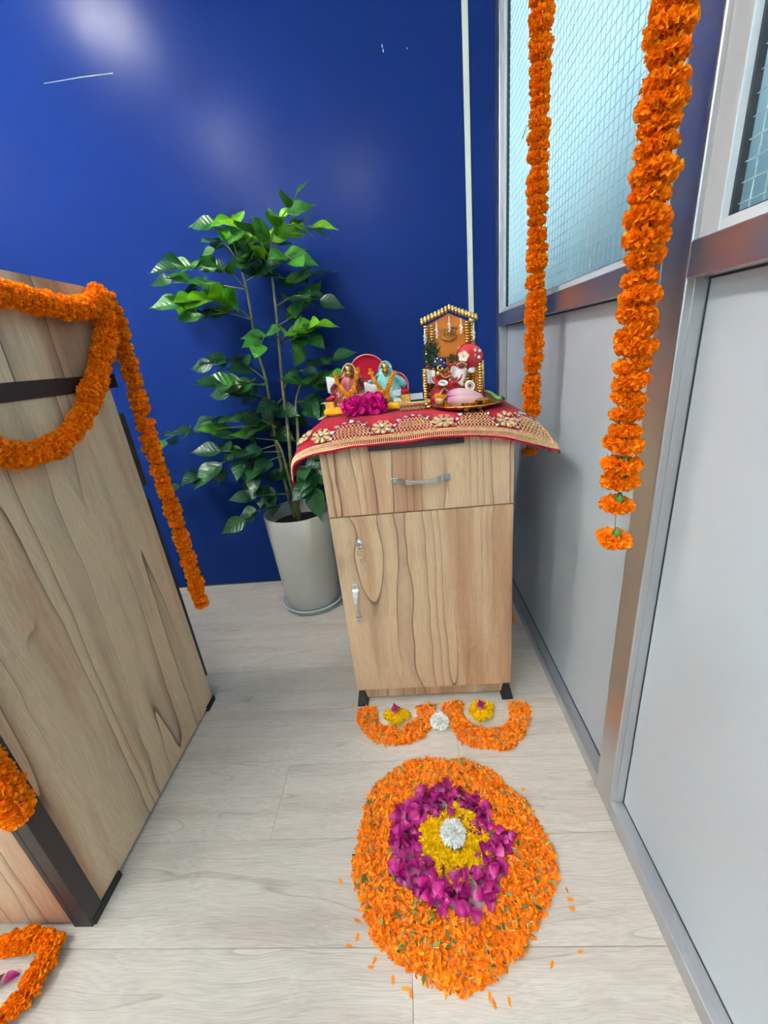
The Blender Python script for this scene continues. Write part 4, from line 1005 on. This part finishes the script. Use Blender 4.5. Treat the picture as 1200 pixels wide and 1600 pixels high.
# ---- gold beaded throne
TX0, TX1, TF, TB = .058, .214, 1.176, 1.262
th = thing('beaded_throne', (.137, 1.22, ZS), 'gold beaded miniature throne with amber board, gabled top and pearl tassels', 'miniature throne')
MB().box(TX0 + .004, TX1 - .004, TF, TB, ZS, ZS + .018).build('seat_base', M['velvet'], th, bevel=.002)
MB().prism([(.078, ZS + .018), (.204, ZS + .018), (.204, 1.052), (.141, 1.082), (.078, 1.056)], TB - .006, TB).build('back_board', M['amber'], th, bevel=.001)
MB().box(.070, .208, TB - .0075, TB - .0062, ZS + .018, .948).build('red_backing', M['fanred'], th)
wp = MB(); rw = random.Random(6)
for k in range(16): ydisc(wp, (rw.uniform(.078, .202), TB - .0076, rw.uniform(.885, .942)), [(.0042, 0), (.0042, .0008), (.0026, .0012)], 10)
wp.build('white_spangles', M['pearl'], th)
rb = MB()
def gable(k): # k 0..1 along the roof line
    a, b, c = Vector((.066, 0, 1.066)), Vector((.143, 0, 1.092)), Vector((.214, 0, 1.062))
    return a.lerp(b, k * 2) if k < .5 else b.lerp(c, k * 2 - 1)
for j in range(3):
    for k in range(17):
        p = gable(k / 16); rb.ball((p.x, TB - .018 + j * .008, p.z + (.000, .005, .003)[j]), (.0052, .0052, .0074), 8, 5)
rb.build('roof_beads', M['gold'], th)
def bead_column(x, y, z0, z1, w, nm, d=.0046):
    mb = MB(); z = z0
    while z < z1: mb.lathe([(.001, 0), (w * .8, .0006), (w, .0032), (w * .8, .0058), (.001, .0064)], 10, (x, y, z), sy=d / w if w > d else 1); z += .0071
    mb.tube([(x, y, z0), (x, y, z1)], .0012, 5)
    return mb.build(nm, M['gold'], th)
for x in (.076, .093, .190, .205): bead_column(x, TB - .012, ZS + .018, 1.056, .0078, 'bead_column', .0052)
for x in (TX0 + .004, TX1 - .002): 
    for dy in (0, .022): bead_column(x, TF + .004 + dy, ZS, .946 - (.004 if x > .1 else 0), .0068, 'armrest_column')
    MB().box(x - .003, x + .003, TF + .006, TB, ZS + .018, .936).build('armrest_panel', M['velvet'] if x < .1 else M['goldbrocade'], th)
MB().tube([(TX1 + .008, TF + .02, ZS), (TX1 + .008, TF + .02, .953)], [.0040, .0034], 8).build('gold_rod', M['gold'], th)
for x, zt in ((.072, 1.050), (.105, 1.062), (.140, 1.074), (.172, 1.066), (.206, 1.048)):
    ts = MB(); ts.tube([(x, TB - .024, zt), (x, TB - .024, zt - .018)], [.0008, .0026], 6)
    for k in range(5): ts.ball((x + (.0012 if k % 2 else -.0012), TB - .026, zt - .020 - .0046 * k), (.0044 - .0003 * k, .004, .0032), 7, 5)
    ts.build('pearl_tassel', M['pearl'], th)
em = MB(); yE = TB - .009
em.tube([(.116, yE, 1.026), (.126, yE - .002, 1.017), (.140, yE - .002, 1.013), (.154, yE - .002, 1.016), (.165, yE, 1.025)], [.0008, .0028, .0036, .0028, .0008], 8)
def stroke(p, r_=.0019): em.tube([(x, yE - .001, z) for x, z in p], r_, 6)
stroke([(.119, 1.043), (.165, 1.0425)], .0015)                                    # head line
stroke([(.1235, 1.043), (.1275, 1.039), (.1265, 1.034), (.1225, 1.0335), (.128, 1.026)])    # ra
stroke([(.1350, 1.043), (.1350, 1.024)])                                           # long a
stroke([(.1435, 1.041), (.1405, 1.038), (.1425, 1.0345), (.1465, 1.0345), (.1425, 1.0325), (.1415, 1.0285), (.1455, 1.0265), (.1505, 1.029), (.1545, 1.033)])   # dha
stroke([(.1555, 1.043), (.1555, 1.024)])
stroke([(.1555, 1.043), (.1520, 1.0475), (.1465, 1.0485)])                         # e
em.build('gold_lettering', M['idolbrass'], th)

# ---- figure seated on the throne
fg = thing('seated_figurine', (.120, 1.205, ZS + .018), 'small figurine with navy turban, red beads and white shawl seated on the gold throne', 'figurine')
zb = ZS + .018
MB().lathe([(.050, 0), (.052, .006), (.040, .022), (.026, .040), (.020, .052), (.012, .060), (0, .062)], 30, (.124, 1.212, zb), sy=.62, fn=lambda a, z: 1 + .07 * math.sin(a * 9)).build('red_dress', M['fanred'], fg)
dt = MB()
for k in range(30):
    a = PI + PI * k / 29; dt.ball((.124 + .052 * math.cos(a), 1.212 + .034 * math.sin(a), zb + .006 + .006 * math.sin(k * .9)), (.0022, .002, .0028), 5, 4)
dt.tube([(.086, 1.180, zb + .002), (.100, 1.172, zb + .012), (.112, 1.170, zb + .026), (.120, 1.170, zb + .018), (.134, 1.171, zb + .006)], .0026, 6)
dt.build('gold_trim', M['goldthread'], fg)
hc = Vector((.117, 1.190, .939))
hd = MB().ball(hc, (.0105, .0105, .0125), 14, 10); hd.ball(hc + Vector((0, -.0105, -.001)), (.002, .003, .003), 6, 4); hd.ball(hc + Vector((0, -.0095, -.006)), (.0035, .0016, .0012), 6, 4)
for s in (-1, 1): hd.ball(hc + Vector((s * .0042, -.0094, .002)), (.0021, .0014, .0013), 6, 4); hd.ball(hc + Vector((s * .0108, 0, -.001)), (.002, .003, .0045), 6, 4)
hd.tube([hc - Vector((0, 0, .010)), hc - Vector((0, -.004, .022))], .006, 8)
hd.build('head', M['idolbrass'], fg)
tb = MB().ball((.104, 1.196, .958), (.022, .017, .0125), 14, 8, 0, Matrix.Rotation(-.35, 3, 'Y')); tb.torus((.110, 1.193, .951), .012, .006, (.4, -.3, 1), 18, 8); tb.ball((.094, 1.190, .966), (.010, .010, .008), 10, 6)
tb_ = tb.build('turban', M['navy'], fg)
pr = MB()
for x, y, z in ((.098, 1.178, .970), (.092, 1.178, .963), (.108, 1.178, .966), (.116, 1.180, .957)): pr.ball((x, y, z), .0024, 8, 5)
pr.build('turban_pearls', M['pearl'], tb_)
ey = MB().torus((.104, 1.176, .945), .0068, .0022, (.3, -1, .3), 16, 6); ey.ball((.098, 1.177, .932), (.006, .003, .008), 8, 5, 0, Matrix.Rotation(.6, 3, 'Y')); ey.build('gold_earring', M['gold'], fg)
pm = MB(); rp_ = random.Random(9)
for k in range(260):
    t = rp_.random(); b0 = Vector((.088 + rp_.uniform(-.016, .014), 1.192 + rp_.uniform(-.006, .008), .955 + .050 * t + rp_.uniform(-.01, .01)))
    a = rp_.uniform(0, 2 * PI); d = Vector((math.cos(a) * .8 - .35, -.25, math.sin(a) * .6 + .25)).normalized() * rp_.uniform(.010, .026); s = d.cross(Vector((0, 1, 0))).normalized() * .0014
    pm.add([b0 - s, b0 + s, b0 + d], [(0, 1, 2)])
for k in range(60):
    b0 = Vector((.138 + rp_.uniform(-.012, .014), 1.190 + rp_.uniform(-.004, .006), .962 + rp_.uniform(-.010, .012)))
    d = Vector((rp_.uniform(-.6, 1), -.2, rp_.uniform(-.2, 1))).normalized() * rp_.uniform(.007, .014); s = d.cross(Vector((0, 1, 0))).normalized() * .0014
    pm.add([b0 - s, b0 + s, b0 + d], [(0, 1, 2)])
po = pm.build('feather_plume', M['peacock'], fg); po['kind'] = 'stuff'
nb = MB()
for k in range(60):
    a = PI * 1.02 + PI * .96 * (k % 20) / 19; rr_ = .022 + .0065 * (k // 20)
    nb.ball((.122 + rr_ * 1.15 * math.cos(a), 1.186 - .010 * (k // 20) + .006 * abs(math.cos(a)), .920 + rr_ * .62 * math.sin(a) + .004), .0030, 7, 5)
for k in range(16): nb.ball((.120 + rp_.uniform(-.016, .016), 1.178, .922 + rp_.uniform(-.008, .010)), .0027, 6, 4)
nb.build('red_bead_necklace', M['redbead'], fg)
gb = MB()
for k in range(14): gb.ball((.104 + .030 * k / 13, 1.174, .929 - .010 * math.sin(PI * k / 13)), .0021, 6, 4)
gb.build('gold_bead_string', M['gold'], fg)
def shawl(u, v): return (.136 + .040 * u - .010 * v, 1.180 + .010 * math.sin(u * 6), .945 - .040 * v - .010 * u + .003 * math.sin(v * 10 + u * 8))
MB().grid(shawl, 12, 10).build('white_shawl', M['whitecloth'], fg, solid=.0016)
MB().grid(lambda u, v: (.066 + .024 * u, 1.188 - .004 * math.sin(u * 7), .944 - .036 * v - .004 * u + .002 * math.sin(v * 9)), 8, 8).build('white_shawl', M['whitecloth'], fg, solid=.0016)
hn = MB()
for s, p0, p1, p2 in ((-1, (.104, 1.200, .920), (.092, 1.182, .908), (.100, 1.166, .902)), (1, (.136, 1.200, .918), (.160, 1.180, .908), (.176, 1.168, .900))):
    hn.tube([p0, p1, p2], [.006, .005, .004], 8)
    for k in range(5): hn.tube([p2, Vector(p2) + Vector((s * .006 - .003 * (k - 2) * s, -.006, .002 + .0016 * (k - 2)))], [.0016, .0010], 5)
hn.build('arms', M['idolbrass'], fg)
for nm, c, r0, ax in (('left', (.109, 1.158, .907), .0105, (.1, -.5, 1)), ('right', (.180, 1.158, .893), .0115, (.3, -1, .35))):
    t_ = thing('white_bangle', c, 'white spiral bangle at the %s hand of the figurine on the throne' % nm, 'bangle')
    MB().torus(c, r0, .0030, ax, 24, 8).build('outer_ring', M['pearl'], t_); MB().torus(c, r0 * .55, .0022, ax, 20, 6).build('inner_ring', M['silver'], t_); MB().torus(c, r0 * .78, .0014, ax, 20, 5).build('red_line', M['redbead'], t_)
# ---- round red fan with white dots and cream cloth flowers
fn_ = thing('hand_fan', (.190, 1.185, .94), 'round red fan with white dots leaning on the right side of the throne', 'fan')
fr_ = MB(); c = Vector((.187, 1.196, .966))
vs = [c + Vector((0, -.003, 0))] + [c + Vector((.036 * math.cos(a), .004 * math.cos(a), .032 * math.sin(a) * (1 - .12 * math.cos(a)))) for a in [2 * PI * k / 36 for k in range(36)]]
fr_.add(vs, [(0, 1 + k, 1 + (k + 1) % 36) for k in range(36)], 0, True); fd_ = fr_.build('fan_disc', M['fanred'], fn_, solid=.003)
MB().tube([vs[1 + k % 36] for k in range(37)], .0018, 5).build('fan_rim', M['velvet'], fd_)
dd = MB()
for x, z in ((.214, .978), (.212, .962), (.202, .981), (.160, .989), (.172, .992), (.200, .968), (.158, .968)): ydisc(dd, (x, 1.1955, z), [(.0042, 0), (.0042, .001), (.0030, .0018), (.0018, .0012), (.0006, .001)], 12)
dd.build('white_dots', M['pearl'], fd_)
def cloth_flower(c, rad, tiltv, name, label, inner, centre):
    t_ = thing(name, c, label, 'flower'); q_ = Vector((0, 0, 1)).rotation_difference(Vector(tiltv).normalized()); c = Vector(c)
    def f_(u, v):
        a = 2 * PI * u; k = 1 + .12 * math.cos(5 * a)
        r_ = rad * (.16 + .84 * v) * (k if v > .5 else 1); h_ = rad * (.55 * v - .25 * v * v)
        return c + q_ @ Vector((r_ * math.cos(a), r_ * math.sin(a), h_))
    MB().grid(f_, 40, 8).build('corolla', M['cream'], t_, solid=.0012)
    cm = MB(); cm.ball(c + q_ @ Vector((0, 0, rad * .12)), rad * .20, 10, 6); cm.build('flower_centre', M[centre], t_)
    if inner: MB().grid(lambda u, v: f_(u, .15 + .6 * v) + (q_ @ Vector((0, 0, .0012))), 40, 5).build('throat', M['maroon'], t_)
cloth_flower((.167, 1.172, .968), .0135, (-.1, -1, .25), 'cream_flower', 'cream cloth flower with yellow centre pinned on the red fan', False, 'goldthread')
cloth_flower((.161, 1.170, .949), .0125, (-.1, -.75, -.75), 'bell_flower', 'cream bell shaped flower with dark red throat below the fan', True, 'maroon')
wl = MB()
for dx, dz, a in ((0, 0, .3), (.006, .004, 1.4), (-.004, .005, 2.4)): wl.ball((.187 + dx, 1.172, .928 + dz), (.007, .0015, .0035), 8, 5, 0, Matrix.Rotation(a, 3, 'Y'))
tag(wl.build('paper_flower', M['whitecloth'], None, (.187, 1.172, .928)), 'tiny white paper flower at the right armrest of the throne', 'flower')

# ---- brass plate and what lies on it
PCX, PCY = .163, 1.080
tag(MB().lathe([(0, .002), (.066, .002), (.070, 0), (.082, .006), (.0925, .0115), (.0935, .0135), (.091, .0140), (.081, .0085), (.069, .004), (0, .0038)], 56, (PCX, PCY, ZS)).build('brass_plate', M['brass'], None, (PCX, PCY, ZS)), 'round brass plate with raised rim holding a pink lotus bud', 'plate')
for x, y, r_, h_, nm in ((.118, 1.075, .022, .016, 'small brass bowl at the left of the plate'), (.163, 1.050, .024, .011, 'shallow brass bowl in the middle front of the plate'), (.200, 1.070, .027, .013, 'brass bowl at the right of the plate beside the green stalk')):
    tag(MB().lathe([(0, 0), (r_ * .62, 0), (r_ * .9, h_ * .45), (r_, h_), (r_ * 1.03, h_ * 1.04), (r_ * .95, h_), (r_ * .82, h_ * .5), (r_ * .55, h_ * .2), (0, h_ * .18)], 28, (x, y, ZS + .0042)).build('brass_bowl', M['brass'], None, (x, y, ZS + .0042)), nm, 'bowl')
# lotus bud, tip to the left
lb = thing('lotus_bud', (.155, 1.075, .872), 'large closed pink lotus bud lying on the brass plate, tip to the left', 'flower')
def lotus_petal(k, n, rad, sc, a0):
    A = a0 + 2 * PI * k / n; hw = PI / n * 1.35
    def f_(u, v):
        x = 1 - u; prof = math.sin(PI * min(1, (x * .93 + .07)) ** .72) ** .75 * rad if x < 1 else 0
        s = (v - .5) * 2; wv = hw * (math.sin(PI * min(.995, .12 + x * .80)) ** .6)
        a = A + s * wv
        rr2 = prof * (1 + .05 * (1 - abs(s)))
        return (x * .094 * sc, rr2 * math.cos(a), rr2 * math.sin(a))
    return MB().grid(f_, 14, 8)
for (n, rad, sc, a0) in ((4, .0215, .97, .3), (5, .0235, 1.0, .9)):
    for k in range(n):
        me = lotus_petal(k, n, rad, sc, a0).mesh('petal', M['lotus'])
        o = inst('petal', me, lb, (.107, 1.066, .8765), Quaternion((0, 1, 0), .06) @ Quaternion((0, 0, 1), .08))
        md = o.modifiers.new('thickness', 'SOLIDIFY'); md.thickness = .0012
tag(MB().tube([(.205, 1.075, .884), (.216, 1.062, .880), (.228, 1.045, .868), (.236, 1.030, .866)], [.003, .004, .0042, .003], 8).build('green_stalk', M['calyx'], None, (.22, 1.05, .87)), 'green flower stalk lying across the right rim of the brass plate', 'stalk')
for k, (x, y, z, a) in enumerate(((.231, 1.055, .8665, .5), (.238, 1.075, .8655, 2.0), (.222, 1.078, .8665, 1.0))):
    tag(inst('small_leaf', LV[1][k], None, (x, y, z), Quaternion((0, 0, 1), a), .022), 'small green leaf on the right side of the brass plate', 'leaf', 'small leaves on the brass plate')
yb = thing('yellow_bud', (.092, 1.095, .862), 'yellow marigold bud with brown base at the left rim of the plate', 'flower')
bm = MB().lathe([(.003, 0), (.012, .004), (.0135, .012), (.0125, .016)], 16, (.092, 1.078, .862)); bm.build('calyx', M['goldthread'], yb)
fm = MB(); ry = random.Random(4)
for k in range(70):
    a = ry.uniform(0, 6.28); r_ = ry.uniform(.0, .0125); p = Vector((.092 + r_ * math.cos(a), 1.078 + r_ * math.sin(a), .876)); d = Vector((math.cos(a) * .5 + .3, math.sin(a) * .5, .8)).normalized() * .011; s = d.cross(Vector((ry.uniform(-1, 1), 1, 0))).normalized() * .0018
    fm.add([p - s, p + s, p + d + s, p + d - s], [(0, 1, 2, 3)])
fm.build('petal_tuft', M['mari_yel'], yb)
